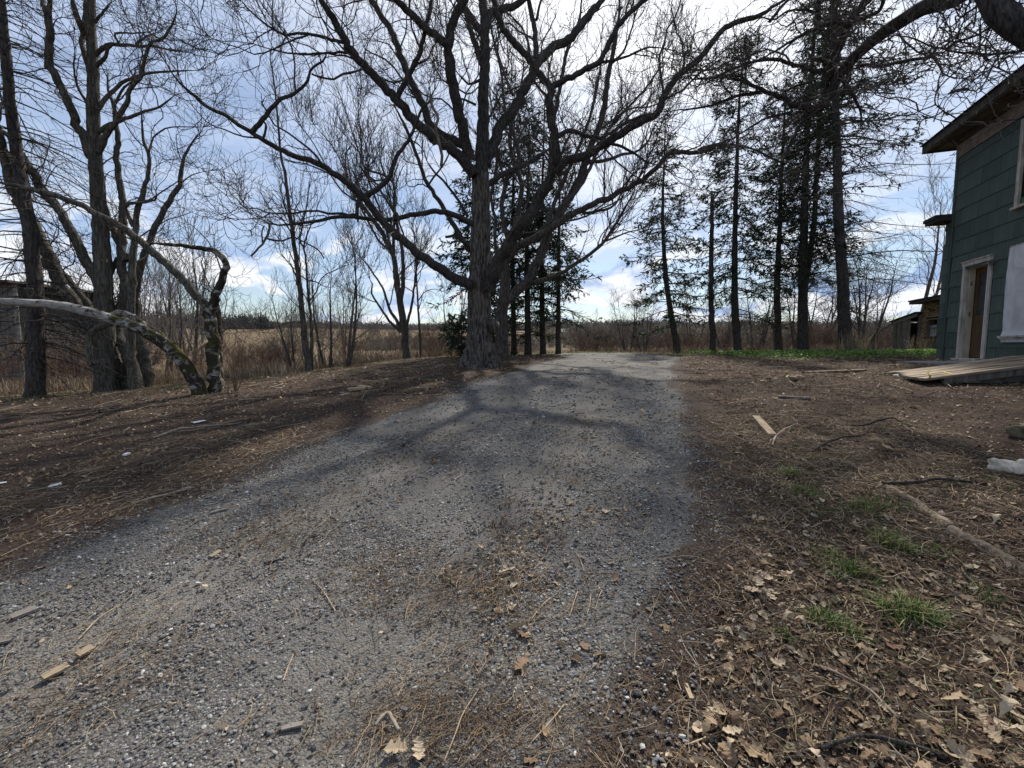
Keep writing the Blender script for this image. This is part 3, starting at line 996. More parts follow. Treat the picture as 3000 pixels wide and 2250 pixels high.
# ---- clump of stems at the left
LY = 11.5
lx = at(330, 1145, LY)
clump = Tree('multi_stem_tree', 'clump of grey twisted stems splaying from one foot behind the leaning birch', 'tree', (lx[0], LY, g1(lx[0], LY)))
c0 = clump.limb([('I', 500, 965), (495, 800), (487, 600), (480, 400), (465, 200), (457, 50), ('H', 790, 1500), (778, 1380), (762, 1200), (756, 900), (757, 600), (750, 450), (741, 250), (738, 100), (742, -30), (745, -200)], 84, 32, Y=LY - .2, part='trunk', wig=.1, grow=.5, foot=True)
clump.limb([('H', 740, 620), (690, 450), (655, 340), (682, 250), (690, 100), (688, -30)], 42, 30, parent=c0, dy=.2)
clump.limb([('H', 690, 290), (650, 190), (615, 110), (585, -10)], 48, 34, parent=c0, dy=-.4)
ca = clump.limb([('H', 740, 1280), (660, 1080), (580, 900), (520, 760), (450, 620), (400, 500), (395, 380), (403, 250), (392, 120), (415, -20)], 66, 50, parent=c0, dy=-.9)
clump.limb([('H', 388, 130), (355, 50), (335, -30)], 40, 30, parent=ca, dy=.1)
for pts, w0, w1, dy in [
    ([('H', 800, 1230), (870, 1080), (950, 970), (1030, 830), (1050, 720), (1140, 620), (1180, 450), (1220, 350), (1300, 320), (1370, 240), (1430, 100), (1420, 20)], 50, 12, -.9),
    ([('H', 775, 440), (850, 370), (940, 360), (1050, 360), (1130, 380), (1220, 370), (1350, 400), (1560, 430)], 36, 9, -1.0),
    ([('H', 785, 530), (860, 460), (875, 390), (920, 355)], 30, 22, -.4),
    ([('H', 790, 890), (880, 770), (980, 680), (1060, 640), (1160, 600), (1350, 580), (1600, 570)], 36, 9, .8),
    ([('H', 780, 1070), (920, 1000), (1030, 960), (1180, 900), (1290, 870), (1430, 760)], 40, 10, -.7),
    ([('H', 930, 980), (930, 850), (1000, 720), (1080, 650)], 26, 14, -.3),
    ([('H', 710, 840), (620, 680), (600, 520), (605, 400)], 24, 8, -.5),
    ([('H', 770, 180), (830, 100), (900, 20)], 26, 12, -.3),
    ([('H', 960, 345), (930, 270), (1080, 270), (1200, 260)], 20, 8, -.3),
    ([('H', 1100, 360), (1180, 300), (1260, 270)], 22, 10, .2)]:
    clump.limb(pts, w0, w1, parent=c0, dy=dy)
cb = clump.limb([('I', 610, 945), (560, 860), (510, 780), (430, 660), (330, 530), (255, 400), (190, 250), (130, 130), (70, 20), ('H', 70, 1400), (20, 1200), (-20, 1050), (-60, 900)], 66, 40, Y=LY + .25, dy=-1.4, part='stem', foot=True)
clump.limb([('I', 440, 640), (410, 540), (365, 490), (280, 380), (225, 270), (180, 190)], 34, 20, parent=cb, dy=.3)
clump.limb([('I', 470, 480), (430, 380), (370, 280), (320, 180), (250, 80), ('H', 345, 1560), (240, 1360), (140, 1220), (60, 1100), (-20, 1030)], 44, 30, parent=c0, dy=-.8, part='stem')
cd = clump.limb([('I', 690, 945), (660, 760), (625, 600), (640, 440), (675, 300), (720, 190), (790, 60), (835, -10), ('H', 1460, 1500), (1470, 1360), (1510, 1230), (1600, 1090)], 54, 12, Y=LY + .4, dy=.4, part='stem', foot=True)
ce = clump.limb([('I', 650, 945), (590, 760), (535, 640), (575, 500), (562, 330), (572, 100), ('H', 985, 1600), (960, 1400), (940, 1250), (965, 1150), (935, 1000), (930, 880), (880, 740), (870, 600)], 56, 14, Y=LY, dy=.3, part='stem', foot=True)
cf = clump.limb([('I', 625, 945), (608, 760), (612, 560), (615, 420), (625, 260), (640, 130), (670, 0), ('H', 1140, 1640), (1180, 1480), (1210, 1330), (1200, 1240), (1160, 1130), (1150, 950), (1140, 850)], 44, 10, Y=LY - .3, dy=.2, part='stem', foot=True)
clump.limb([('I', 545, 640), (505, 440), (560, 300), (520, 180)], 30, 16, parent=ce, dy=.2)
clump.limb([('I', 590, 340), (540, 230), (500, 130), (480, 40)], 34, 22, Y=LY + .1, dy=.2)
clump.limb([('I', 620, 180), (580, 90), ('H', 1040, 1650), (1190, 1635), (1265, 1610), (1260, 1540)], 20, 8, parent=cf, dy=-.3)
clump.limb([('H', 1205, 1240), (1240, 1120), (1290, 1070), (1390, 1030), (1650, 1030)], 16, 6, parent=cf, dy=-.2)
clump.limb([('H', 1460, 1490), (1550, 1420), (1650, 1390)], 12, 6, parent=cd, dy=-.2)
clump.finish(M['grey'], M['grey'], [(1.8, .6, 2.3, .008), (3.0, .35, 1.1, .0052), (3.4, .18, .7, .004), (2.0, .1, .28, .0034)], M['twig'], up=.16, seed=13, trunk_sides=32, crook=.26, flare=(.6, 1.5, 6), rough=.06)

# ---- leaning birch
BY = 9.0
bx = at(592, 1150, BY)
birch = Tree('leaning_birch', 'white barked birch with one stem arched low to the left and moss on its bend', 'tree', (bx[0], BY, g1(bx[0], BY)))
b1 = birch.limb([('I', 935, 955), (900, 890), (860, 820), (800, 750), (700, 680), (620, 645), (520, 612), (420, 580), (310, 552), (200, 540), (100, 533), (0, 528), (-80, 520)], 62, 30, Y=BY, dy=-.6, part='trunk', wig=.15, grow=.12, foot=True)
birch.limb([('I', 800, 735), (740, 690), (660, 632), (600, 590), (545, 582), (505, 600)], 40, 24, Y=BY + .12, dy=.2, part='stem', grow=0)
birch.limb([('I', 530, 625), (470, 645), (420, 682), (404, 730), (412, 780), (428, 825)], 34, 20, parent=b1, dy=-.15, part='dead_limb', grow=0, m=M['grey'])
b2 = birch.limb([('K', 872, 1600), (866, 1450), (855, 1330), (848, 1235)], 54, 44, Y=BY + .25, dy=.1, part='stem', grow=0, foot=True)
birch.limb([('K', 850, 1245), (820, 1222), (780, 1180), (720, 1110), (640, 1040), (560, 970), (480, 910), (380, 860), (280, 810), (120, 765), (-20, 735)], 34, 18, parent=b2, dy=-.9, part='stem', grow=.5, m=M['grey'])
bb = birch.limb([('K', 855, 1250), (875, 1190), (900, 1120), (918, 1085), (905, 1045), (860, 1015), (780, 1000), (680, 990), (610, 985)], 36, 10, parent=b2, dy=-.3, part='stem', grow=.8)
birch.limb([('K', 892, 1560), (888, 1400), (882, 1290), (874, 1200)], 24, 22, Y=BY + .5, dy=0, part='stem', grow=.6, foot=True)
birch.finish(M['birch'], M['birch'], [(3.4, .45, 1.5, .006), (4.4, .25, .8, .0042), (4.0, .1, .4, .0034)], M['twig'], up=.1, seed=14, trunk_sides=24, crook=.34, flare=(.35, 1.4, 5), rough=.05)

# ---- two-stemmed slender tree
PY = 14.0
px_ = at(905, 1080, PY)
pair = Tree('slender_tree', 'slender two-stemmed tree rising in front of the tan field', 'tree', (px_[0], PY, g1(px_[0], PY)))
pair.limb([('D', 565, 1605), (545, 1450), (530, 1350), (505, 1050), (462, 680), (430, 450), (392, 160), (370, 0), ('A', 928, 1400), (892, 1250), (862, 900), (842, 700), (805, 450), (822, 380)], 52, 7, Y=PY, dy=.3, part='trunk', foot=True, grow=.8)
p2 = pair.limb([('D', 585, 1600), (592, 1420), (590, 1300), (562, 1000), (542, 720), (527, 615), (560, 500), (595, 410), (630, 310)], 34, 8, Y=PY + .1, dy=.2, part='stem', foot=True)
pair.limb([('D', 527, 620), (495, 560), (520, 420), (545, 300), (580, 40)], 16, 8, parent=p2, dy=-.1)
pair.limb([('D', 470, 870), (430, 780), (410, 740)], 16, 7, parent=0, dy=.1)
pair.limb([('D', 465, 780), (420, 680), (400, 630)], 13, 6, parent=0, dy=.1)
pair.limb([('D', 560, 890), (620, 900), (700, 940), (760, 945)], 12, 4, parent=p2, dy=-.2)
pair.limb([('D', 500, 1230), (420, 1225), (330, 1250), (250, 1270)], 10, 4, parent=0, dy=-.2)
pair.finish(M['maple'], M['maple'], [(2.4, .7, 2.4, .008), (3.4, .35, 1.1, .0055), (4.2, .16, .5, .0045)], M['twig'], up=.35, buds=.3, seed=15, trunk_sides=20, crook=.22, flare=(.4, 1.25, 5))

# ---- forked tree left of the oak
QY = 19.0
qx = at(1195, 1050, QY)
fork = Tree('forked_tree', 'dark forking tree standing alone between the slender pair and the massive trunk', 'tree', (qx[0], QY, g1(qx[0], QY)))
f0 = fork.limb([('D', 1370, 1535), (1352, 1400), (1340, 1300), (1325, 1180), (1300, 1030), (1275, 850), (1250, 690), (1190, 560), (1130, 450), (1060, 360), (970, 230), (900, 120), ('A', 1500, 1500)], 72, 14, Y=QY, dy=.4, part='trunk', foot=True, grow=.8)
fork.limb([('D', 1310, 1060), (1332, 850), (1322, 640), (1290, 480), (1262, 300), (1238, 80), ('A', 1570, 1350), (1545, 1150), (1520, 900)], 36, 9, parent=f0, dy=.3)
fork.limb([('D', 1345, 1290), (1380, 1180), (1412, 1000), (1440, 750), (1430, 600)], 26, 10, parent=f0, dy=-.4)
fork.limb([('D', 1312, 1310), (1280, 1220), (1215, 1110), (1170, 960), (1100, 850), (1040, 760), (960, 680)], 30, 8, parent=f0, dy=.3)
fork.limb([('D', 1305, 1300), (1230, 1230), (1170, 1150), (1100, 1040), (1070, 980), (1085, 930), (1060, 880)], 24, 12, parent=f0, dy=-.5, grow=.2)
fork.limb([('D', 1265, 880), (1250, 600), (1262, 330), (1240, 80), ('A', 1620, 1450), (1590, 1200)], 32, 9, parent=f0, dy=.8)
fork.limb([('D', 1210, 640), (1130, 560), (1040, 400), (920, 180), ('A', 1430, 1430), (1320, 1200), (1150, 1000)], 20, 7, parent=f0, dy=.5)
fork.limb([('D', 1250, 690), (1180, 430), (1060, 100), ('A', 1480, 1100), (1400, 850), (1300, 600)], 22, 7, parent=f0, dy=1.0)
fork.limb([('D', 1190, 560), (1000, 300), ('A', 1350, 1500), (1150, 1150), (950, 900)], 18, 6, parent=f0, dy=.2)
fork.finish(M['maple'], M['maple'], [(3.2, 1.0, 3.2, .011), (3.6, .5, 1.5, .0085), (4.0, .22, .7, .0065)], M['twig'], up=.45, buds=.4, seed=16, trunk_sides=24, crook=.18, flare=(.5, 1.45, 6))

thin = Tree('thin_tree', 'thin straight dark stem just right of the forking tree', 'tree', tuple(np.r_[at(1234, 1040, 20)[:2], g1(at(1234, 1040, 20)[0], 20)]))
thin.limb([('D', 1475, 1500), (1460, 1250), (1446, 1000), (1432, 750), (1420, 500)], 22, 7, Y=20, part='trunk', foot=True)
thin.limb([('D', 1455, 1050), (1510, 980), (1590, 960), (1659, 980)], 9, 4, parent=0, dy=-.4)
thin.finish(M['maple'], M['maple'], [(2.4, .5, 1.6, .008), (2.4, .3, .8, .006)], M['twig'], up=.3, seed=17, trunk_sides=12, crook=.25)

# ---- old tree at the right, outside the frame, whose boughs hang over the yard
over = Tree('overhanging_tree', 'gnarled dark boughs hanging into view from the upper right above the house', 'tree', (6.9, 1.6, g1(6.9, 1.6)))
tb = g1(6.9, 1.6)
trunk_i = over.raw(resample(np.array([(6.9, 1.6, tb - .1), (6.9, 1.65, tb + 1.2), (6.85, 1.8, tb + 2.6), (6.8, 2.1, tb + 4.2), (6.9, 2.6, tb + 6.2), (6.9, 3.2, 7.9)]), 30), np.linspace(.36, .18, 30), 'trunk', 0)
near0 = at(2995, 118, 4.0)
over.raw(resample(np.array([(6.85, 1.75, 2.6), (5.6, 2.8, 3.6), near0 + (.35, -.25, -.2), at(2960, 70, 4.1), at(2905, 0, 4.2), at(2870, -60, 4.3), at(2800, -160, 4.6)]), 26), np.linspace(.13, .085, 26), 'limb', .25)
m_a = at(2786, 0, 7.4)
over.raw(resample(np.array([(6.88, 2.5, 6.0), (7.0, 4.3, 7.2), (6.9, 6.2, 7.3), at(2860, -50, 7.2), m_a, at(2711, 20, 7.7), at(2645, 60, 8.0), at(2590, 95, 8.3), at(2545, 130, 8.6), at(2500, 172, 8.9), at(2470, 205, 9.1), at(2449, 235, 9.2), at(2434, 275, 9.3), at(2408, 308, 9.3), at(2376, 326, 9.4)]), 60), np.linspace(.18, .085, 60), 'limb', .3)
main_i = len(over.limbs) - 1
OYY = 9.3
o_main = over.limb([('F', 1390, 480), (1300, 560), (1240, 650), (1200, 760), (1130, 850), (1040, 900)], 52, 40, Y=9.1, dy=.25, grow=.6)
over.limb([('F', 1050, 880), (1000, 950), (930, 1050), (872, 1150), (838, 1250), (800, 1345), (790, 1400)], 38, 10, parent=o_main, dy=.2, wig=.9)
over.limb([('F', 1170, 640), (1225, 470), (1285, 330), (1330, 200), (1400, 110), (1510, -10), (1600, -140)], 66, 58, Y=9.3, dy=-1.4, grow=.5)
o_c = over.limb([('F', 1050, 890), (920, 842), (800, 795), (700, 750), (640, 730), (560, 690), (430, 640), (300, 622), (100, 642), (-20, 618)], 46, 9, parent=o_main, dy=-.6, wig=.8)
over.limb([('F', 640, 745), (520, 765), (400, 790), (270, 840), (150, 870), (0, 892), ('C', 1400, 885), (1260, 905)], 32, 9, parent=o_c, dy=.7)
over.limb([('F', 1190, 590), (1120, 570), (950, 550), (840, 500), (720, 480), (580, 500), (400, 560), (200, 640), (60, 600)], 40, 9, Y=9.3, dy=-.9, wig=.9)
over.limb([('F', 1180, 600), (1160, 700), (1130, 800), (1080, 870)], 44, 30, Y=9.3, dy=.1, grow=.2)
over.limb([('F', 1040, 895), (900, 920), (700, 950), (520, 1050), (380, 1130), (200, 1185)], 24, 8, parent=o_main, dy=-.5, wig=.8)
over.limb([('F', 1310, 190), (1180, 190), (1060, 230), (900, 320), (740, 420), (560, 500), (440, 480)], 34, 9, Y=8.6, dy=-.3, wig=.9)
over.limb([('F', 1625, -20), (1610, 60), (1560, 110), (1440, 160), (1360, 195)], 30, 24, Y=8.0, dy=.5)
over.limb([('F', 1120, 120), (1000, 85), (850, 95), (740, 160), (640, 140), (540, 230)], 24, 8, Y=8.8, dy=-.2, wig=.9)
over.limb([('F', 1130, 250), (1100, 120), (1110, -20)], 40, 30, Y=8.9, dy=-.3)
over.limb([('F', 1250, 300), (1240, 120), (1260, -30)], 26, 18, Y=9.0, dy=-.4)
over.limb([('F', 830, 740), (930, 690), (1040, 660), (1150, 610)], 22, 12, Y=9.2, dy=.1)
over.limb([('F', 1270, 600), (1330, 710), (1390, 790), (1440, 900), (1440, 1020)], 32, 12, Y=9.2, dy=.3)
over.limb([('F', 1350, 560), (1330, 680), (1290, 780)], 40, 36, Y=9.1, dy=.1, grow=0)
over.limb([('F', 1290, 810), (1400, 780), (1500, 725), (1570, 705)], 16, 6, Y=9.3, dy=-.3)
over.limb([('F', 840, 1330), (780, 1310), (690, 1270), (640, 1235), (500, 1190)], 18, 10, Y=9.5, dy=.4)
over.limb([('F', 830, 1355), (980, 1390), (1200, 1360), (1400, 1300), (1600, 1200)], 12, 6, Y=9.6, dy=.2)
over.limb([('F', 700, 180), (820, 30), (900, -30)], 26, 18, Y=8.9, dy=-.2)
over.limb([('F', 560, 690), (480, 620), (350, 600), (240, 650), (120, 700)], 20, 7, Y=8.8, dy=-.4, wig=.9)
g1_ = over.limb([('G', 30, 655), (120, 628), (250, 640), (420, 612), (600, 575), (720, 560), (830, 520), (900, 500)], 34, 26, Y=8.9, dy=-1.4)
over.limb([('G', 780, 560), (840, 640), (880, 720), (980, 755), (1090, 765)], 22, 7, parent=g1_, dy=-.4)
over.limb([('G', 1660, 488), (1500, 515), (1300, 530), (1100, 515), (960, 500), (870, 470), (760, 455), (620, 390), (440, 345), (200, 370), (0, 388)], 27, 7, Y=4.6, dy=.6)
over.limb([('G', 890, 480), (1000, 410), (1150, 360), (1280, 300), (1400, 235)], 18, 22, Y=4.75, dy=-.2)
over.limb([('G', 1240, 30), (1130, 110), (1040, 165), (980, 60)], 26, 10, Y=4.4, dy=.4)
over.limb([('G', 900, 490), (980, 420), (1040, 270), (1080, 190), (1030, 100)], 16, 8, Y=4.9, dy=-.2)
over.limb([('G', 1700, 1100), (1600, 1160), (1400, 1175), (1150, 1215), (940, 1190), (760, 1140), (570, 1050), (440, 985), (395, 890), (380, 795)], 17, 5, Y=4.4, dy=.4, grow=.7)
over.limb([('G', 1000, 1150), (850, 1060), (790, 985), (820, 860)], 13, 6, Y=4.75, dy=.1, grow=.8)
over.limb([('G', 780, 1185), (830, 1060), (870, 970), (930, 910)], 12, 6, Y=4.75, dy=-.1, grow=.6)
over.limb([('G', 1650, 780), (1450, 685), (1380, 655), (1290, 595)], 14, 7, Y=4.6, dy=.1, grow=.6)
over.limb([('G', 440, 330), (530, 430), (620, 500), (720, 545)], 18, 12, Y=7.2, dy=.2)
over.finish(M['limb'], M['limb'], [(5.0, .4, 1.7, .0075), (5.0, .22, .8, .005), (4.6, .12, .4, .0038)], M['twig'], up=.08, seed=18, trunk_sides=32, crook=.42, flare=(.9, 1.5, 6), rough=.07)


# ------------------------------------------------------------------ spruces
def spruce(label, pts, Y, w0, w1, h_dead, h_live, reach, foliage, seed, dy=0, droop=.12, group=None, side=0, step=.42, name='spruce_tree', second=None, dead_reach=1.0, base_px=None, lod=1.0):
    """pts run from the foot to the top; reach = longest branch; below h_dead no branches, h_dead..h_live bare, above green"""
    r = np.random.default_rng(seed)
    foot = at(*pts[0][-2:], Y) if isinstance(pts[0][0], str) is False else None
    t = Tree(name, label, 'tree', (foot[0], Y, g1(foot[0], Y)), group)
    w0 *= .80
    w1 *= .7
    k0 = t.limb([('P',) + tuple(p) for p in pts], w0, w1, Y=Y, dy=dy, part='trunk', wig=.12, grow=0, foot=True, n=40)
    stems = [t.limbs[k0]]
    if second:
        k1 = t.limb([('P',) + tuple(p) for p in second], w0 * .6, w1, Y=Y, dy=.1, part='trunk', wig=.12, grow=0, n=40)
        stems.append(t.limbs[k1])
    bw, tw, nd = MB(), MB(), MB()
    for si, L in enumerate(stems):
        P, Rr = L['P'], L['R']
        zb = P[0, 2] if si == 0 else stems[0]['P'][0, 2]
        H = P[-1, 2] - zb
        if lod > .8:
            hs = np.arange(h_dead, H - .15, step)
        else:
            hs = np.arange(h_dead, H - .15, step * 1.3)
        BP, BR, live = [], [], []
        for h in hs:
            if si and h + zb < P[0, 2]:
                continue
            f = np.interp(h + zb, P[:, 2], np.linspace(0, 1, len(P)))
            c = np.array([np.interp(f, np.linspace(0, 1, len(P)), P[:, a]) for a in range(3)])
            tr = np.interp(f, np.linspace(0, 1, len(P)), Rr)
            for _ in range(r.integers(5, 9) if h > h_live else r.integers(3, 7)):
                a = r.uniform(0, 2 * math.pi)
                lv = r.uniform() < np.clip((h - h_live) / 2.5 + .5, 0, 1) and h > h_dead
                rel = (H - h) / max(H - h_live * .6, .1)
                ln = reach * min(1, .16 + rel ** .8) * r.uniform(.55, 1.1)
                if not lv:
                    ln *= dead_reach * r.uniform(.5, 1.0)
                ln *= 1 + side * math.cos(a)
                ln = max(ln, .25)
                d = np.array([math.cos(a), math.sin(a), r.uniform(-.1, .25) + (.35 if rel < .25 else 0)])
                n = 7
                q = np.empty((n, 3))
                q[0] = c + np.array([math.cos(a), math.sin(a), 0]) * tr * .6 + (0, 0, r.uniform(-.15, .15))
                for i in range(1, n):
                    d[2] += (-droop * 1.2 if i < 4 else droop * .9) + r.normal(0, .05)
                    d[:2] += r.normal(0, .07, 2)
                    d /= np.linalg.norm(d)
                    q[i] = q[i - 1] + d * ln / (n - 1)
                BP.append(q)
                BR.append(np.linspace(min(tr * .35, (.006 + ln * .0075) if lv else (.005 + ln * .0045)), .0045, n))
                live.append(lv)
        if not BP:
            continue
        BP, BR, live = np.array(BP), np.array(BR), np.array(live)
        tubes(bw, BP, BR, 4)
        # side shoots
        S, SR, _ = spawn(BP, BR, np.where(live, 1.0, .9), r, 8.5 * lod, .15, .75, (R(30), R(60)), 4, .12, -.14, .12, .0042)
        tubes(tw, S, SR, 3)
        # needles on the shoots of living branches
        lb = BP[live]
        if len(lb) and foliage > 0:
            S2, _, _ = spawn(lb, BR[live], np.ones(len(lb)), r, 9 * foliage * lod, .2, .62, (R(30), R(60)), 4, .1, -.10, .1, .004)
            sh = np.concatenate([S2, lb[:, ::2][:, -4:]])
            K = 16
            n = len(sh)
            u = r.uniform(0, 1, (n, K)) * (sh.shape[1] - 1)
            k = np.clip(u.astype(int), 0, sh.shape[1] - 2)
            fr = (u - k)[..., None]
            ii = np.arange(n)[:, None]
            pos = sh[ii, k] * (1 - fr) + sh[ii, k + 1] * fr
            tan = norm(sh[ii, k + 1] - sh[ii, k])
            dirn = norm(tan + r.normal(0, .38, tan.shape) * np.array([1, 1, .5]) + np.array([0, 0, -.05]))
            wd = norm(np.cross(dirn, r.normal(0, 1, tan.shape)))
            ln = r.uniform(.06, .15, (n, K, 1))
            wv = ln * r.uniform(.10, .18, (n, K, 1))
            V = np.stack([pos - dirn * ln * .1, pos + dirn * ln * .45 + wd * wv, pos + dirn * ln, pos + dirn * ln * .45 - wd * wv], 2).reshape(-1, 3)
            q = np.arange(len(V)).reshape(-1, 4)
            tone = np.array([.034, .052, .028]) * r.uniform(.55, 1.7, (n * K, 1)) + r.uniform(0, .012, (n * K, 3)) * np.array([1, .8, .3])
            nd.add(V, q, np.repeat(tone, 4, 0))
    t.finish(M['spruce'], M['spruce'], None, seed=seed, trunk_sides=16, flare=(.5, 1.35, 5), rough=.05)
    if bw.n:
        o = bw.obj('branches', M['spruce'], t.root, True)
        o['kind'] = 'stuff'
    if tw.n:
        o = tw.obj('twigs', M['twig'], t.root)
        o['kind'] = 'stuff'
    if nd.n:
        o = nd.obj('needles', M['needle'], t.root)
        o['kind'] = 'stuff'
    return t


GS = 'spruces standing in a row across the yard'
spruce('bare grey spruce trunk at the far left, hung with thin dead twigs', [(104, 1158), (106, 990), (102, 830), (88, 690), (66, 560), (40, 380), (22, 220), (8, 60), (-8, -120), (-20, -330)], 10.5, 56, 20, 1.2, 30, 2.4, 0, 31, droop=.16, step=.24, dead_reach=1.25)
spruce('leaning spruce with a bent foot, first one right of the gravel', [(1985, 1030), (1968, 930), (1953, 834), (1943, 700), (1941, 594), (1946, 470), (1950, 345)], 22.5, 25, 4, 1.1, 1.6, 2.3, 1.0, 32, group=GS)
pole = Tree('dead_pole_tree', 'branchless dead pole snapped off at the top beside the leaning spruce', 'tree', (at(2089, 1035, 21.5)[0], 21.5, g1(at(2089, 1035, 21.5)[0], 21.5)))
pole.limb([('P', 2090, 1036), (2085, 920), (2083, 815), (2085, 700), (2087, 574)], 18, 10, Y=21.5, part='trunk', foot=True, grow=1)
pole.finish(M['spruce'], None, [(1.2, .2, .7, .008), (2, .1, .3, .006)], M['twig'], seed=33, trunk_sides=12, flare=(.3, 1.3, 5))
spruce('tall full spruce with dark needles, right of the snapped pole', [(2162, 1030), (2154, 920), (2152, 815), (2154, 650), (2158, 480), (2166, 300), (2184, 95)], 21.5, 29, 4, 1.6, 3.0, 2.4, 1.25, 34, group=GS)
spruce('slim spruce with sparse needles, third standing spruce right of the gravel', [(2282, 1028), (2278, 920), (2278, 815), (2283, 690), (2290, 500), (2298, 360), (2304, 230)], 21.0, 27, 5, 1.6, 4.2, 2.3, .9, 35, group=GS)
spruce('twin-topped spruce whose trunk splits in two above head height', [(2351, 1028), (2352, 940), (2352, 815), (2355, 650), (2360, 480), (2374, 250), (2392, 30), (2400, -120)], 20.0, 38, 6, 1.5, 4.0, 2.2, .9, 36, group=GS, second=[(2355, 850), (2366, 780), (2384, 657), (2391, 520), (2402, 350), (2420, 150), (2430, 20)])
spruce('half dead spruce with long bare boughs sweeping right towards the house', [(2474, 1020), (2471, 920), (2467, 815), (2461, 700), (2456, 594), (2452, 420), (2446, 250), (2440, 80), (2436, -80), (2434, -260)], 18.5, 44, 10, 1.9, 8.2, 3.3, .6, 37, side=.38, droop=.10, step=.3, dead_reach=1.15)
GB = 'spruces behind the great trunk'
spruce('spruce trunk nearest to the massive trunk, dark boughs behind it', [(1507, 1036), (1503, 900), (1502, 700), (1505, 450), (1510, 190)], 20.5, 22, 3, 1.0, 2.6, 2.3, 1.1, 38, group=GB, step=.5)
spruce('second spruce trunk right of the massive trunk, with low dark boughs', [(1547, 1037), (1545, 900), (1543, 700), (1548, 500), (1552, 330)], 19.5, 27, 3, .6, .9, 2.2, 1.2, 39, group=GB, step=.5)
spruce('third spruce trunk right of the massive trunk, straight and slim', [(1590, 1037), (1588, 900), (1588, 700), (1590, 500), (1596, 280)], 20.0, 23, 3, 1.0, 2.4, 2.1, 1.1, 40, group=GB, step=.5)
spruce('fourth spruce trunk right of the massive trunk, nearest the open drive', [(1635, 1037), (1636, 900), (1637, 700), (1640, 560), (1642, 440)], 19.5, 21, 3, 1.3, 2.2, 2.2, .75, 41, group=GB, step=.42)
spruce('shaggy spruce whose drooping boughs show left of the massive trunk', [(1395, 1040), (1394, 900), (1392, 700), (1390, 560), (1388, 440)], 18.5, 22, 3, .4, .7, 2.1, 1.5, 42, droop=.22, step=.42)

# a small bushy spruce low to the left of the great trunk
spruce('small bushy green spruce low behind the foot of the massive trunk', [(1352, 1040), (1352, 990), (1352, 935)], 17.8, 8, 2, .15, .1, 1.25, 1.6, 43, step=.16, name='young_spruce')


# ------------------------------------------------------------------ shrubs and bare trees of the background
def shrub_mesh(seed, h, stems, spread, up, dens, col):
    r = np.random.default_rng(seed)
    mb = MB()
    P, Rr = [], []
    for k in range(stems):
        a, s = r.uniform(0, 6.28), spread * math.sqrt(r.uniform(0.02, 1))
        d = np.array([math.cos(a) * s, math.sin(a) * s, 1.0])
        d /= np.linalg.norm(d)
        n = 9
        q = np.empty((n, 3))
        q[0] = np.array([math.cos(a), math.sin(a), 0]) * .12 * spread * r.uniform(0, 1) * h * .4 + (0, 0, -.15)
        L = h * r.uniform(.6, 1.05)
        for i in range(1, n):
            d = d + r.normal(0, .10, 3)
            d[2] += .04
            d /= np.linalg.norm(d)
            q[i] = q[i - 1] + d * L / (n - 1)
        P.append(q)
        Rr.append(np.linspace(.006 + .006 * h * r.uniform(.5, 1.1), .004, n))
    P, Rr = np.array(P), np.array(Rr)
    tubes(mb, P, Rr, 5)
    grow_twigs(mb, [(p, q, 1) for p, q in zip(P, Rr)], [(dens, .15 * h, .42 * h, .006), (dens * 1.3, .08 * h, .2 * h, .0048), (2.6, .1, .35, .004)], r, up, .2)
    return mb.mesh('shrub', M[col])


SH = [shrub_mesh(50, 2.6, 12, .55, .3, 3.2, 'twig_grey'), shrub_mesh(51, 2.0, 16, .8, .15, 3.4, 'twig_red'),
      shrub_mesh(52, 3.2, 9, .45, .3, 2.6, 'twig_grey'), shrub_mesh(53, 1.6, 20, .9, .15, 3.6, 'twig_red'),
      shrub_mesh(54, 3.6, 7, .35, .35, 2.6, 'twig')]


def bare_tree_mesh(seed, h, up=.3, stems=1, dens=2.2, col='twig'):
    r = np.random.default_rng(seed)
    mb = MB()
    lim = []
    for s in range(stems):
        n = 16
        q = np.empty((n, 3))
        q[0] = (r.normal(0, .1) * (stems > 1), r.normal(0, .1) * (stems > 1), -.3)
        d = np.array([r.normal(0, .1), r.normal(0, .1), 1.0]) * 1.0
        if stems > 1:
            d[:2] += r.normal(0, .22, 2)
        for i in range(1, n):
            d = d + r.normal(0, .05, 3)
            d[2] += .05
            d /= np.linalg.norm(d)
            q[i] = q[i - 1] + d * h * r.uniform(.9, 1.05) / (n - 1)
        lim.append((q, np.linspace(.016 * h, .012, n), 1.0))
    tm = MB()
    for q, rr, _ in lim:
        bark_tube(tm, q, rr, 10, r, (.5, 1.4, 5), .05)
    grow_twigs(mb, lim, [(dens, .18 * h, .46 * h, .012), (2.4, .1 * h, .22 * h, .009), (2.8, .05 * h, .11 * h, .007)], r, up, .2)
    return tm.mesh('trunk', M['maple'], True), mb.mesh('twigs', M[col])


BT = [bare_tree_mesh(60, 8, .45, 1), bare_tree_mesh(61, 7, .5, 3, 1.8, 'twig_grey'), bare_tree_mesh(62, 10, .35, 1, 1.8, 'twig_grey'),
      bare_tree_mesh(63, 5.2, .6, 2, 2.6, 'twig_grey'), bare_tree_mesh(64, 6.5, .1, 4, 2.4)]


def put_shrub(px, Y, k, s, label, group, cat='shrub'):
    X = at(px, 1016, Y)[0]
    o = link_obj('shrub', SH[k])
    o.location = (X, Y, g1(X, Y))
    o.rotation_euler = (0, 0, random.uniform(0, 6.28))
    o.scale = (s * random.uniform(.9, 1.15), s * random.uniform(.9, 1.15), s)
    return tag(o, label, cat, group)


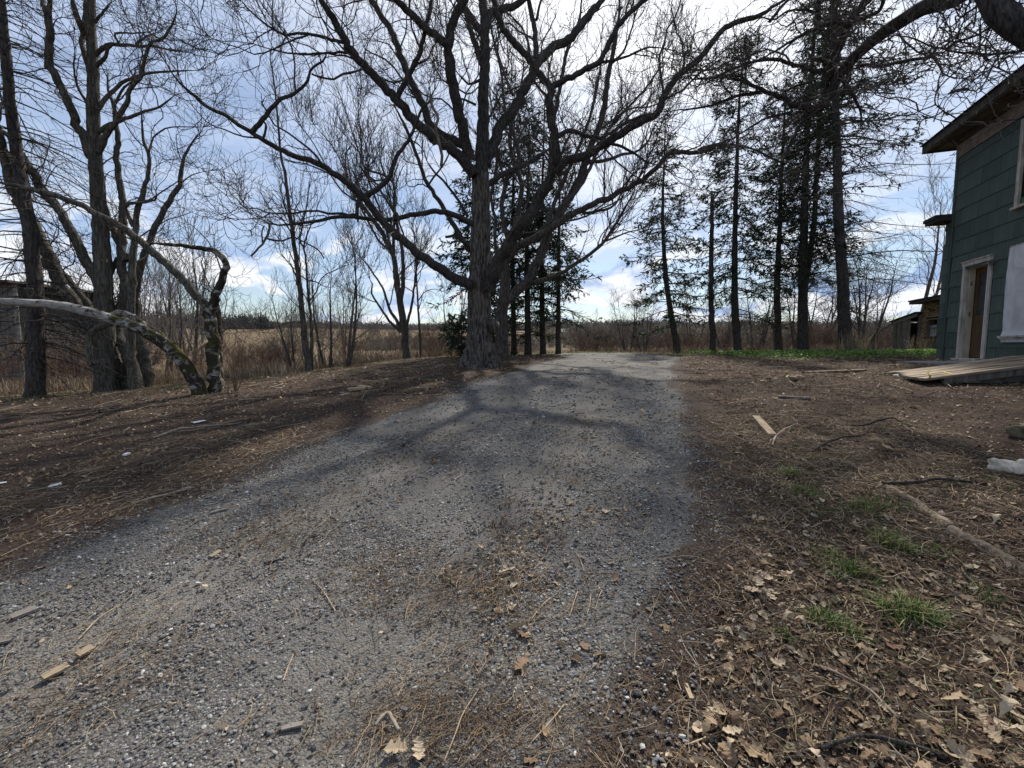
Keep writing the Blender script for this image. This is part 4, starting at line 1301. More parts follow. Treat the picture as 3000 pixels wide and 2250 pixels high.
def put_tree(px, Y, k, s, label, group=None, name='bare_tree'):
    X = at(px, 1016, Y)[0]
    t = thing(name, label, 'tree', (X, Y, g1(X, Y)), group)
    link_obj('trunk', BT[k][0], t)
    link_obj('twigs', BT[k][1], t)['kind'] = 'stuff'
    t.rotation_euler = (0, 0, random.uniform(0, 6.28))
    t.scale = (s, s, s)
    return t


# left thicket behind the clump of stems
def where_left(px):
    for lim, txt in [(110, 'left of the dead spruce trunk'), (200, 'just right of the dead spruce trunk'), (310, 'behind the left foot of the multi-stem clump'), (430, 'behind the right foot of the multi-stem clump'), (530, 'between the clump and the leaning birch'), (600, 'behind the fork of the leaning birch')]:
        if px < lim:
            return txt
    return 'right of the leaning birch'


LT = 'thin bare trees of the thicket behind the multi-stem clump'
for px, Y, k, s in [(470, 19, 3, .95), (495, 21, 3, .85), (518, 22, 3, .85), (540, 18, 3, 1.05), (560, 23, 3, 1.0), (580, 24, 3, .8), (605, 21, 3, .75), (630, 26, 3, .8), (445, 25, 3, .9), (425, 20, 3, .8), (390, 23, 3, .95), (300, 22, 3, .9), (230, 18, 3, .75), (170, 21, 3, .9), (60, 22, 3, .95), (130, 27, 0, .65), (-40, 20, 3, .9), (525, 30, 3, .9), (400, 31, 3, 1.2), (590, 33, 3, 1.2)]:
    put_tree(px, Y, k, s, 'thin bare tree of the grey thicket ' + where_left(px), LT)
LS = 'twiggy shrubs under the trees at the left'
for px, Y, k, s in [(20, 15, 1, .8), (150, 16, 3, 1.0), (200, 14.5, 1, .8), (265, 16, 0, .8), (60, 18, 0, 1.0), (395, 16, 1, .75), (520, 15, 3, .7), (560, 16, 1, .6), (330, 19, 0, 1.0), (420, 20, 0, 1.0), (-60, 16, 0, 1.0), (100, 24, 2, 1.2), (240, 26, 2, 1.3), (380, 28, 2, 1.3), (180, 30, 2, 1.3), (20, 30, 2, 1.4)]:
    put_shrub(px, Y, k, s, 'tangled bare shrub ' + where_left(px), LS)
# the young trees in front of the field
put_tree(868, 14.6, 3, .50, 'very thin young tree just right of the slender pair')
put_tree(962, 15.2, 3, .66, 'young tree with one straight dark stem midway between the slender pair and the forked tree')
put_tree(1008, 15.4, 3, .80, 'taller young tree with pale spreading twigs, left of the forked tree')
MS = 'shrubs along the field edge'
for px, Y, k, s in [(845, 17.5, 0, .95), (895, 18, 2, .85), (935, 19, 0, .9), (985, 20, 2, .7), (1050, 21, 1, .8), (1110, 23, 0, .75), (1150, 25, 0, .85), (1085, 27, 2, .8), (1280, 22, 1, .7), (1235, 26, 0, .8), (1310, 24, 0, .8), (745, 16, 3, .55), (800, 18, 1, .6), (705, 15.5, 1, .5), (765, 17, 3, .6), (830, 16.5, 3, .65), (720, 18, 1, .65), (785, 20, 1, .7), (860, 19, 3, .8), (680, 20, 3, .8), (1020, 19, 3, .7), (1190, 24, 1, .85), (1265, 21, 3, .8)]:
    put_shrub(px, Y, k, s, 'bare grey-brown shrub ' + ('right of the leaning birch' if px < 780 else 'left of the slender pair' if px < 890 else 'right of the slender pair' if px < 1000 else 'left of the forked tree' if px < 1170 else 'between forked tree and massive trunk'), MS)
put_tree(1330, 30, 1, .8, 'pale bare tree seen just left of the massive trunk')
put_tree(1010, 34, 4, .8, 'broad bare tree low behind the field shrubs')
# red stems at the foot of the birch
for px, Y, s in [(672, 9.2, .62), (688, 9.35, .6)]:
    pass
o = put_shrub(684, 9.3, 4, .40, 'thin reddish shoots sprouting right of the birch foot', None)
o.data = shrub_mesh(56, 3.4, 9, .25, .35, .7, 'twig_red')
# middle, beyond the end of the drive
tag(put_shrub(1730, 29, 3, 1.25, 'dense rounded thicket beyond the end of the drive', None))
tag(put_shrub(1690, 30, 1, 1.0, 'lower half of the rounded thicket nearest the spruces', None))
tag(put_shrub(1770, 28.5, 1, .9, 'reddish low thicket beside the rounded one', None))
put_tree(1737, 33, 0, .38, 'small dead tree with a few stiff branches above the rounded thicket')
put_tree(1840, 31, 4, .62, 'wide many-stemmed bare tree beyond the drive, right of the rounded thicket')
put_tree(1890, 30, 4, .55, 'second wide bare tree beyond the drive, nearest the leaning spruce')
def where_right(px):
    for lim, txt in [(2000, 'behind the leaning spruce'), (2100, 'behind the snapped pole'), (2180, 'behind the full dark spruce'), (2300, 'behind the slim sparse spruce'), (2400, 'behind the twin-topped spruce'), (2520, 'behind the half dead spruce')]:
        if px < lim:
            return txt
    return 'between the half dead spruce and the board shed'


RS = 'bare shrubs of the brush behind the right-hand spruces'
for i in range(44):
    px = 1900 + i * 18.4 + random.uniform(-12, 12)
    put_shrub(px, random.uniform(25, 40), random.choice([0, 1, 1, 2, 3, 3]), random.uniform(.6, 1.05), 'bare shrub in the brush ' + where_right(px), RS)
for i in range(14):
    put_shrub(1680 + i * 18 + random.uniform(-8, 8), random.uniform(32, 44), random.choice([0, 1, 2]), random.uniform(.8, 1.1), 'bare shrub in the brush beyond the end of the drive', 'shrubs beyond the end of the drive')
RT = 'bare trees behind the right-hand spruces'
for px, Y, k, s in [(2120, 27, 1, .55), (2215, 28, 4, .7), (2330, 27, 4, .75), (2400, 30, 4, .8), (2030, 36, 1, .7), (2265, 34, 0, .6), (2455, 34, 1, .8), (2560, 40, 0, .8)]:
    put_tree(px, Y, k, s, 'dark bare tree ' + where_right(px), RT)
put_tree(2520, 21.5, 4, .72, 'spreading dark bare tree just right of the half dead spruce')
put_tree(2545, 24, 4, .62, 'dark many-stemmed tree behind the half dead spruce')
put_tree(2665, 27, 2, .98, 'tall pale bare tree rising behind the brick outbuilding')
put_tree(2698, 29, 2, .9, 'second tall pale bare tree behind the brick outbuilding, nearest the house')


# dry standing brush
def dry_brush(name, n, fn, seed):
    r = np.random.default_rng(seed)
    X, Y, h, tint = fn(r, n)
    n = len(X)
    Z = gz(X, Y) - .03
    a = r.uniform(0, 6.28, n)
    lean = np.abs(r.normal(.22, .22, n))
    dx, dy = np.cos(a) * lean, np.sin(a) * lean
    P = np.empty((n, 4, 3))
    P[:, 0] = np.stack([X, Y, Z], -1)
    for i in range(1, 4):
        f = i / 3
        P[:, i, 0] = X + dx * h * f ** 1.6
        P[:, i, 1] = Y + dy * h * f ** 1.6
        P[:, i, 2] = Z + h * f * (1 - .25 * lean * f)
    P[:, 1:] += r.normal(0, .03, (n, 3, 3)) * h[:, None, None]
    wid = r.uniform(.004, .010, n) * (.8 + .02 * np.abs(Y))
    side = np.stack([np.cos(a + 1.57), np.sin(a + 1.57), 0 * a], -1)
    sw = side[:, None] * (wid[:, None] * np.array([1, .9, .7, .25])[None])[..., None]
    V = np.stack([P - sw, P + sw], 2).reshape(-1, 3)
    b = (np.arange(n) * 8)[:, None, None]
    q = (np.array([[0, 1, 3, 2], [2, 3, 5, 4], [4, 5, 7, 6]])[None] + b).reshape(-1, 4)
    mb = MB()
    pal = np.array([(.25, .195, .13), (.18, .135, .095), (.33, .275, .195), (.14, .095, .07), (.11, .085, .066), (.19, .13, .092)])
    c = pal[tint] * r.uniform(.7, 1.25, (n, 1))
    mb.add(V, q, np.repeat(c, 8, 0))
    o = link_obj(name, mb.mesh(name, M['straw']))
    o['kind'] = 'stuff'
    return o


def fn_left(r, n):
    X = r.uniform(-26, -.4, n)
    d = np.abs(r.gamma(1.4, 2.0, n))
    Y = np.interp(X, EDGE[:, 0], EDGE[:, 1]) + d + fbm(X * .8, X * 0, 77) * 1.6 + .2
    h = r.uniform(.12, .5, n) * (0.35 + 1.0 * vnoise(X * .9, Y * .9, 4))
    t = r.choice(6, n, p=[.28, .24, .16, .10, .08, .14])
    return X, Y, h, t


def fn_right(r, n):
    X = r.uniform(-1.5, 24, n)
    d = np.abs(r.gamma(1.5, 2.6, n)) + .25
    Y = np.interp(X, EDGE[:, 0], EDGE[:, 1]) + d
    h = r.uniform(.15, .75, n) * (0.30 + 1.0 * vnoise(X * .7, Y * .7, 5)) * (.75 + .3 * sstep(d, 1, 6))
    t = r.choice(6, n, p=[.18, .24, .08, .18, .12, .20])
    return X, Y, h, t


def fn_far(r, n):
    X = r.uniform(-60, 45, n)
    Y = 27 + np.abs(r.gamma(1.6, 6, n))
    k = (X > -14) | (r.uniform(0, 1, n) < .25)
    X, Y = X[k], Y[k]
    n = len(X)
    return X, Y, r.uniform(.25, .9, n) * (.3 + .9 * vnoise(X * .5, Y * .5, 6)), r.choice(6, n, p=[.2, .2, .15, .15, .15, .15])


dry_brush('dry_brush', 24000, fn_left, 70)
dry_brush('dry_brush', 24000, fn_right, 71)
dry_brush('dry_brush', 12000, fn_far, 72)


def tall_grass(label, px, py, n, h, seed, Y=None):
    r = np.random.default_rng(seed)
    p = gp(px, py) if Y is None else np.r_[at(px, 1016, Y)[0], Y, 0]
    fn = lambda rr, m: (p[0] + rr.normal(0, .28, m), p[1] + rr.normal(0, .22, m), rr.uniform(.4, 1.1, m) * h, rr.choice(6, m, p=[.35, .1, .5, .0, .0, .05]))
    o = dry_brush('dry_grass_clump', n, fn, seed)
    del o['kind']
    tag(o, label, 'grass')


tall_grass('pale tall dry grass clump in front of the half dead spruce', 2500, 1030, 260, .95, 73, 17.8)
tall_grass('pale dry weed clump at the foot of the brick outbuilding', 2715, 1034, 160, .85, 74, 17.0)
tall_grass('pale bleached grass tuft at the brush edge in front of the slender pair', 828, 1100, 60, .5, 75)


# ------------------------------------------------------------------ far countryside
def far_woods(name, x0, x1, y0, y1, n, seed, h, pal, w=1.6):
    """a wood so far off that it reads as one mass: very many upright twiggy flakes"""
    r = np.random.default_rng(seed)
    X, Y = r.uniform(x0, x1, n), r.uniform(y0, y1, n)
    k = r.uniform(0, 1, n)
    H = h * (.55 + .9 * vnoise(X * .12, Y * .05, seed)) * (.8 + .4 * vnoise(X * .5, Y * .2, seed + 1))
    z = gz(X, Y) + k ** .8 * H
    s = w * r.uniform(.4, 1.1, n) * (1.15 - .7 * k)
    a = r.uniform(-.9, .9, n)
    c, t = np.cos(a), np.sin(a)
    dz = s * r.uniform(.5, 1.4, n)
    V = np.stack([np.stack([X - s * c * .5, Y - s * t * .5, z - dz * .5], -1), np.stack([X + s * c * .5, Y + s * t * .5, z - dz * .4], -1),
                  np.stack([X + s * c * r.uniform(-.3, .3, n), Y, z + dz * .7], -1)], 1).reshape(-1, 3)
    col = np.array(pal)[r.integers(0, len(pal), n)] * r.uniform(.7, 1.3, (n, 1))
    mb = MB()
    mb.add(V, np.arange(3 * n).reshape(-1, 3), np.repeat(col, 3, 0))
    o = link_obj(name, mb.mesh(name, M['straw']))
    o['kind'] = 'stuff'


HAZE_GREYS = [(.16, .15, .148), (.20, .18, .165), (.14, .135, .138), (.185, .16, .14)]  # twig greys lightened, distance haze put into the colour
far_woods('far_woods', -20, 330, 300, 400, 30000, 80, 6.5, HAZE_GREYS + [(.09, .10, .09)], 1.7)
far_woods('far_woods', -260, -40, 330, 390, 9000, 81, 4.5, HAZE_GREYS, 2.2)
far_woods('hedgerow', 4, 120, 70, 95, 16000, 82, 3.2, [(.21, .18, .145), (.24, .195, .14), (.17, .145, .12), (.19, .185, .13)], .7)
far_woods('hedgerow', -22, 4, 60, 80, 5000, 83, 1.5, [(.21, .18, .145), (.24, .195, .14), (.17, .145, .12)], .6)
far_woods('pine_wood', -178, -124, 205, 240, 14000, 84, 5.5, [(.060, .070, .064), (.08, .085, .08), (.11, .105, .10)], 1.0)
far_woods('left_woods', -150, -64, 62, 90, 12000, 85, 5.0, HAZE_GREYS, 1.0)


def conifer_mesh(seed):
    r = np.random.default_rng(seed)
    mb = MB()
    mb.box(-.12, .12, -.12, .12, -.5, 1.2, tone=(.06, .05, .045))
    for i in range(9):
        z = .8 + i * .85
        rad = 2.0 * (1 - i / 9.6)
        n = 11
        a = np.linspace(0, 6.28, n, endpoint=False) + r.uniform(0, 1)
        rr = rad * r.uniform(.6, 1.1, n)
        ring = np.stack([np.cos(a) * rr, np.sin(a) * rr, z + r.uniform(-.25, .15, n)], -1)
        V = np.vstack([ring, [[0, 0, z + 1.5]]])
        f = np.array([(k, (k + 1) % n, n) for k in range(n)])
        mb.add(V, f, np.array([.035, .046, .038]) * r.uniform(.8, 1.2))
    return mb.mesh('conifer', M['needle'])


CON = [conifer_mesh(90), conifer_mesh(91), conifer_mesh(92)]
for i, (px, s) in enumerate([(752, .8), (759, .95), (765, 1.0), (771, .85), (776, .9), (781, 1.0), (787, .8)]):
    Y = 212 + random.uniform(-4, 4)
    X = at(px, 970, Y)[0]
    o = link_obj('distant_conifer', CON[i % 3])
    o.location = (X, Y, g1(X, Y) - .3)
    o.rotation_euler = (0, 0, i)
    o.scale = (s * .85, s * .85, s * .95)
    tag(o, 'small dark conifer in the tight row on the crest of the tan field', 'tree', 'conifers on the field crest')

# far barn
BYY = 240.0
p0 = at(1664, 978, BYY)
bz = g1(p0[0], BYY)
barn = thing('distant_barn', 'far red barn with a long pale metal roof beyond the end of the drive', 'barn', (p0[0], BYY, bz))
zt = float(at(1664, 983, BYY)[2])
zr = float(at(1664, 963, BYY)[2])
m_red = plain('barn_red', (.10, .035, .028), (.16, .055, .045), 1, .9, 0)
m_roof = plain('pale_metal_roof', (.55, .55, .53), (.72, .72, .70), 1, .5, 0)
mb = MB()
mb.box(-5.2, 5.2, -2, 5, -1.5, zt - bz, np.array(Matrix.Translation((p0[0], BYY, bz))))
mb.obj('wall', m_red, barn)
mb = MB()
a, b_ = zt - bz - .1, zr - bz
V = np.array([(-5.6, -2.6, a), (5.6, -2.6, a), (5.6, 1.5, b_), (-5.6, 1.5, b_), (-5.6, 5.6, a), (5.6, 5.6, a)]) + (p0[0], BYY, bz)
mb.add(V, [np.array([(0, 1, 2, 3), (3, 2, 5, 4)]), ])
mb.add(V - (0, 0, .25), np.array([(3, 2, 1, 0), (4, 5, 2, 3)]))
mb.obj('roof', m_roof, barn)
mb = MB()
mb.box(-1.0, 2.0, -2.12, -2.02, .2, 2.4, np.array(Matrix.Translation((p0[0] + .8, BYY, bz))))
mb.obj('door', m_roof, barn)


# ------------------------------------------------------------------ the house
HC = np.array([10.73, 11.2])
HD = np.array([.33, .944])
HD = HD / np.linalg.norm(HD)
HN = np.array([-HD[1], HD[0]])
HZ = 1.18
# local axes: t runs along the wall towards the camera from the far corner, n out of the wall, z up
HM = np.eye(4)
HM[:2, 0], HM[:2, 1], HM[:2, 3] = -HD, HN, HC


def green_material():
    m, g, b = mat('green_shingle')
    co = obco(g)
    n1 = g.noise(g.mapping(co, (1, 1, .12)), 26, 5, .6)
    n2 = g.noise(co, 2.4, 6, .65, .6)
    n3 = g.noise(g.mapping(co, (1, 1, .5)), 7, 6, .7, .6)
    rnd = g.n('ShaderNodeObjectInfo').outputs['Random']
    base = g.mix(rnd, (.068, .088, .077), (.100, .122, .108))
    col = g.mix(g.math('MULTIPLY', g.smooth(n1, .35, .7), .35), base, (.045, .062, .053))
    col = g.mix(g.math('MULTIPLY', g.smooth(n3, .58, .74), .5), col, (.16, .175, .16))
    col = g.mix(g.math('MULTIPLY', g.smooth(n2, .56, .74), .55), col, (.030, .036, .028))
    g.set(b.inputs['Base Color'], col)
    b.inputs['Roughness'].default_value = .75
    bump(g, b, n1, .5, .006)
    return m


M['green'] = green_material()
M['sheath'] = plain('dark_sheathing', (.018, .02, .018), (.03, .032, .03), 5, .9, 0)
M['trim'] = plain('peeling_white_trim', (.30, .27, .225), (.58, .54, .49), 9, .8, .4, (1, 1, .3))
M['eave'] = plain('stained_eave_boards', (.055, .045, .038), (.17, .145, .12), 5, .85, .4, (1, .3, 1))
M['frieze'] = plain('pinkish_frieze', (.16, .125, .11), (.30, .25, .225), 4, .8, .3)
M['shingles'] = plain('dark_roofing', (.03, .03, .032), (.06, .058, .06), 8, .9, .4)
M['fascia'] = plain('dark_fascia', (.05, .042, .037), (.10, .085, .075), 6, .85, .4)
M['door_brown'] = plain('brown_door', (.075, .045, .024), (.15, .095, .055), 5, .6, .2, (1, 1, .2))
M['jamb'] = plain('cream_jamb', (.34, .28, .20), (.52, .46, .36), 6, .75, .3, (1, 1, .3))
M['storm'] = plain('white_storm_door', (.55, .56, .57), (.70, .71, .72), 6, .5, .1)
M['brassy'] = plain('dull_metal', (.08, .075, .07), (.2, .19, .18), 20, .4, .2)


def glass_material():
    m, g, b = mat('dirty_glass')
    n = g.noise(obco(g), 3, 5, .6)
    g.set(b.inputs['Base Color'], g.mix(n, (.02, .022, .024), (.06, .062, .06)))
    b.inputs['Roughness'].default_value = .12
    b.inputs['Specular IOR Level'].default_value = .5
    return m


M['glass'] = glass_material()


def sheet_material():
    m, g, b = mat('cloudy_plastic_sheet')
    n = g.noise(g.mapping(obco(g), (1, 1, .5)), 3.5, 6, .6, .8)
    g.set(b.inputs['Base Color'], g.mix(g.smooth(n, .3, .7), (.44, .44, .46), (.62, .62, .64)))
    b.inputs['Roughness'].default_value = .42
    b.inputs['Specular IOR Level'].default_value = .5
    bump(g, b, n, .5, .03)
    return m


M['sheet'] = sheet_material()

HOUSE_O = (float(HC[0]), float(HC[1]), HZ)
house = thing('green_house', 'dark green two-storey house with shingled wall, deep stained eaves and a half open doorway', 'house', HOUSE_O)


def hpart(name, m, boxes, parent=None, smooth=False, jit=0.0):
    mb = MB()
    for bx_ in boxes:
        mb.box(*bx_, M=HM, jit=jit)
    return mb.obj(name, m, parent or house, smooth)


LEN = 7.3
WTOP = 6.05
D0, D1, DZ0, DZ1 = .66, 1.56, 1.30, 3.36          # doorway
P0, P1, PZ0, PZ1 = 2.22, 3.75, 1.78, 3.50          # sheeted window
U0, U1, UZ0, UZ1 = 2.24, 3.25, 4.33, 5.92           # window upstairs
holes = [(D0, D1, .5, DZ1), (P0, P1, PZ0, PZ1), (U0, U1, UZ0, UZ1)]


def wall_boxes(t0, t1, z0, z1, holes, n0, n1):
    ts = sorted({t0, t1, *[h[0] for h in holes], *[h[1] for h in holes]})
    out = []
    for a, b in zip(ts[:-1], ts[1:]):
        zs = [(z0, z1)]
        for h in holes:
            if h[0] <= a + 1e-6 and h[1] >= b - 1e-6:
                nz = []
                for lo, hi in zs:
                    if h[2] > lo:
                        nz.append((lo, min(hi, h[2])))
                    if h[3] < hi:
                        nz.append((max(lo, h[3]), hi))
                zs = nz
        out += [(a, b, n0, n1, lo, hi) for lo, hi in zs if hi - lo > .01]
    return out


hpart('wall', M['sheath'], wall_boxes(0, LEN, .6, 6.48, holes, -.14, 0) + [(0, .12, -7, -.141, .6, 6.48), (LEN - .12, LEN, -7, -.141, .6, 6.48), (.12, LEN - .12, -7, -6.86, .6, 6.48), (.12, LEN - .12, -6.86, -.141, 3.72, 3.85), (1.75, 1.85, -6.86, -.141, .6, 3.71)])
hpart('foundation', M['footing'], [(-.01, D0, .001, .035, .5, 1.16), (D1, LEN, .001, .035, .5, 1.16)])

SCACHE = {}


def shingle_mesh(w, h):
    key = (round(w, 2), round(h, 2))
    if key not in SCACHE:
        mb = MB()
        e = .004
        nb = 4
        xs = np.linspace(e, key[0] - e, nb + 1)
        drop = rng.uniform(-.005, .005, nb + 1)
        V, fc = [], []
        for i, x in enumerate(xs):
            V += [(x, .022, drop[i] + .001), (x, .008, key[1]), (x, .002, drop[i] + .001)]
        for i in range(nb):
            a = i * 3
            fc += [(a, a + 3, a + 4, a + 1), (a, a + 2, a + 5, a + 3)]
        V = np.array(V, float)
        mb.add(V, np.array(fc))
        mb.add(V[[0, 1, 2]], np.array([(0, 1, 2)]))
        mb.add(V[[-3, -2, -1]], np.array([(0, 2, 1)]))
        SCACHE[key] = mb.mesh('shingle', M['green'])
    return SCACHE[key]


Mrot = Matrix(((-HD[0], HN[0], 0), (-HD[1], HN[1], 0), (0, 0, 1))).to_4x4()


def hang_shingles(parent, origin, t0, t1, z0, z1, pitch, width, holes, nout=0.0):
    row = 0
    z = z0
    while z < z1 - .03:
        h = min(pitch + .03, z1 - z)
        off = (row % 2) * width * .5 + random.uniform(-.05, .05)
        xs = np.r_[t0, np.arange(t0 + off - width * 2, t1 + width, width), t1]
        xs = np.unique(np.clip(xs, t0, t1))
        for a, b in zip(xs[:-1], xs[1:]):
            spans = [(a, b)]
            for ho in holes:
                if ho[2] - .06 < z + h * .5 < ho[3] + .09:
                    ns = []
                    for s, e in spans:
                        if e <= ho[0] - .09 or s >= ho[1] + .09:
                            ns.append((s, e))
                        else:
                            if s < ho[0] - .09:
                                ns.append((s, ho[0] - .09))
                            if e > ho[1] + .09:
                                ns.append((ho[1] + .09, e))
                    spans = ns
            pieces = [(s_, e_, z, h) for s_, e_ in spans]
            for ho in holes:
                zt_, zb_ = ho[3] + .065, ho[2] - .085
                a_, b_ = max(a, ho[0] - .09), min(b, ho[1] + .09)
                if b_ - a_ > .05 and ho[2] - .06 < z + h * .5 < ho[3] + .09:
                    if z + h - zt_ > .05:
                        pieces.append((a_, b_, zt_, z + h - zt_))
                    elif zb_ - z > .05:
                        pieces.append((a_, b_, z, zb_ - z))
            for s, e, zz_, hh_ in pieces:
                if e - s < .05:
                    continue
                o = link_obj('shingle', shingle_mesh(e - s, hh_), parent)
                p = HC - HD * s + HN * (nout + .001)
                o.matrix_local = Matrix.Translation((p[0] - origin[0], p[1] - origin[1], zz_ - origin[2] + random.uniform(-.004, .004))) @ Mrot @ Matrix.Rotation(random.uniform(-.004, .004), 4, 'Y')
        z += pitch
        row += 1


hang_shingles(house, HOUSE_O, .07, LEN, 1.17, WTOP, .362, .61, holes)
hpart('corner_board', M['green'], [(-.016, .07, .002, .032, 1.1, WTOP), (-.03, -.001, -.14, .032, 1.1, WTOP)])
# eaves
hpart('frieze', M['frieze'], [(-.02, LEN, .002, .034, WTOP + .005, 6.42), (-.035, -.021, -3, .034, WTOP + .005, 6.42)])
hpart('bed_moulding', M['eave'], [(-.06, LEN, .036, .10, 6.36, 6.455), (-.09, -.037, -3, .10, 6.36, 6.455)])
nb = 5
for i in range(nb):
    w = .46 / nb
    hpart('soffit_board', M['eave'], [(-.46, LEN + .5, i * w + .006, (i + 1) * w - .006, 6.458 + .006 * (i % 2), 6.49)])
for i in range(5):
    w = .46 / 5
    hpart('soffit_board', M['eave'], [(-.46 + i * w + .004, -.46 + (i + 1) * w - .004, -6.5, -.002, 6.458 + .005 * (i % 2), 6.49)])
hpart('fascia', M['fascia'], [(-.50, LEN + .5, .465, .50, 6.43, 6.62)])
hpart('fascia', M['fascia'], [(-.54, -.503, -6.5, .50, 6.43, 6.62)])
hpart('gutter_strip', M['trim'], [(-.48, LEN + .5, .438, .462, 6.44, 6.457)])
mb = MB()
e0, e1, n0_, n1_, ze, zrd = -.58, LEN + .6, .56, -7.5, 6.625, 8.3
V = np.array([(e0, n0_, ze), (e1, n0_, ze), (e1, n1_, ze), (e0, n1_, ze), (e0 + 3.6, -3.5, zrd), (e1 - 3.6, -3.5, zrd)])
V = np.c_[V, np.ones(6)] @ HM.T
mb.add(V[:, :3], [np.array([(0, 1, 5, 4), (2, 3, 4, 5), (3, 2, 1, 0)]), np.array([(1, 2, 5), (3, 0, 4)])])
mb.obj('roof', M['shingles'], house)

# doorway
fr = hpart('door_frame', M['trim'], [(D0 - .06, D0 + .02, -.05, .034, 1.24, DZ1 + .03), (D1 - .02, D1 + .04, -.05, .034, 1.24, DZ1 + .03), (D0 - .08, D1 + .07, -.05, .04, DZ1 + .032, DZ1 + .12), (D0 - .10, D1 + .09, -.02, .06, DZ1 + .122, DZ1 + .145)])
hpart('jamb', M['jamb'], [(D0 + .022, D0 + .05, -.16, -.052, 1.29, DZ1), (D1 - .05, D1 - .022, -.16, -.052, 1.29, DZ1), (D0 + .051, D1 - .051, -.16, -.052, DZ1 - .03, DZ1)], fr)
dr = hpart('door', M['door_brown'], [(D0 + .052, D0 + .16, -.21, -.17, 1.30, DZ1 - .03), (D1 - .16, D1 - .052, -.21, -.17, 1.30, DZ1 - .03), (D0 + .161, D1 - .161, -.21, -.17, DZ1 - .16, DZ1 - .03), (D0 + .161, D1 - .161, -.21, -.17, 2.12, 2.26), (D0 + .161, D1 - .161, -.20, -.18, 1.46, 2.119), (D0 + .161, D1 - .161, -.21, -.17, 1.30, 1.459)])
hpart('pane', M['glass'], [(D0 + .161, D1 - .161, -.195, -.185, 2.261, DZ1 - .161)], dr)
hpart('latch', M['brassy'], [(D0 + .022, D0 + .055, -.12, -.09, 2.25, 2.36), (D0 + .022, D0 + .055, -.11, -.08, 2.95, 3.05)], fr)
hpart('storm_strip', M['storm'], [(D1 - .075, D1 - .052, -.06, .03, 1.30, DZ1 - .01)], fr)
hpart('closer', M['brassy'], [(D1 - .10, D1 + .10, .05, .10, DZ1 - .055, DZ1 - .02), (D1 + .09, D1 + .13, .03, .12, DZ1 - .07, DZ1 + .005)], fr)
hpart('door_sill', M['trim'], [(D0 - .05, D1 + .03, -.45, .14, 1.22, 1.288)], fr)

# lower window behind plastic sheeting
wf = hpart('window_frame', M['trim'], [(P0 - .09, P0, -.04, .03, PZ0 - .03, PZ1 + .06), (P1, P1 + .09, -.04, .03, PZ0 - .03, PZ1 + .06), (P0, P1, -.04, .03, PZ1, PZ1 + .06), (P0 - .12, P1 + .12, -.02, .075, PZ0 - .08, PZ0 - .031)])
mb = MB()
nt, nz = 30, 36
tt, zz = np.meshgrid(np.linspace(P0 - .07, P1 + .07, nt), np.linspace(PZ0 - .14, PZ1 + .02, nz))
nn = .055 + .035 * fbm(tt * 2.2 + zz * 1.2, zz * 1.6, 60, 4) + .05 * np.abs(fbm(tt * 3.5 + zz * 2.6, zz * .8 - tt, 63, 3)) + .03 * np.exp(-((zz - PZ0 + .03) / .05) ** 2)
V = np.stack([tt, nn, zz, np.ones_like(tt)], -1).reshape(-1, 4) @ HM.T
i = (np.arange(nz - 1)[:, None] * nt + np.arange(nt - 1)[None])
mb.add(V[:, :3], np.stack([i, i + 1, i + nt + 1, i + nt], -1).reshape(-1, 4))
mb.obj('plastic_sheet', M['sheet'], house, True)
hpart('batten', M['trim'], [(P0 - .10, P1 + .1, .085, .11, PZ0 - .045, PZ0 - .01)], jit=.006)
# upstairs window
uf = hpart('window_frame', M['trim'], [(U0 - .09, U0, -.05, .05, UZ0 - .02, UZ1 + .06), (U1, U1 + .09, -.05, .05, UZ0 - .02, UZ1 + .06), (U0, U1, -.05, .05, UZ1, UZ1 + .06), (U0 - .12, U1 + .12, -.02, .09, UZ0 - .07, UZ0 - .021), (U0, U1, -.06, -.01, (UZ0 + UZ1) / 2 - .02, (UZ0 + UZ1) / 2 + .02)])
hpart('pane', M['glass'], [(U0, U1, -.075, -.062, UZ0, UZ1)], uf)

# low rear wing peeping out past the far corner
hpart('wing_wall', M['sheath'], [(-.36, -.031, -5, -.03, .6, 4.62)])
hang_shingles(house, HOUSE_O, -.36, -.04, 1.17, 4.60, .362, .4, [], -.03)
hpart('wing_roof', M['shingles'], [(-.62, -.031, -5.2, .34, 4.70, 4.78)])
hpart('wing_soffit', M['fascia'], [(-.59, -.031, -5.1, .31, 4.63, 4.699)])

# ------------------------------------------------------------------ brick outbuilding and board shed behind the house
KY = 18.0
kc = np.array([at(2699, 1016, KY)[0], KY])
kz = g1(*kc)
KO = (float(kc[0]), float(kc[1]), kz - .1)
kit = thing('brick_outbuilding', 'small tan brick outbuilding with a low flat roof and a broken window', 'outbuilding', KO)
KM = np.eye(4)
KM[:2, 0], KM[:2, 1], KM[:2, 3] = -HD, HN, kc
zt = float(at(2700, 886, KY)[2])
WK = 3.2
wx0, wx1, wz0, wz1 = .50, 1.15, 1.96, 2.58


def kpart(name, m, boxes, parent=None, jit=0.0):
    mb = MB()
    for b_ in boxes:
        mb.box(*b_, M=KM, jit=jit)
    return mb.obj(name, m, parent or kit)


kpart('wall', plain('mortar', (.10, .085, .065), (.17, .145, .11), 20, .95, .4),
      [(0, wx0, -.16, -.06, kz - .4, zt), (wx1, WK, -.16, -.06, kz - .4, zt), (wx0, wx1, -.16, -.06, kz - .4, wz0), (wx0, wx1, -.16, -.06, wz1, zt),
       (0, .1, -2.4, -.161, kz - .4, zt), (WK - .1, WK, -2.4, -.161, kz - .4, zt), (.1, WK - .1, -2.4, -2.3, kz - .4, zt)])


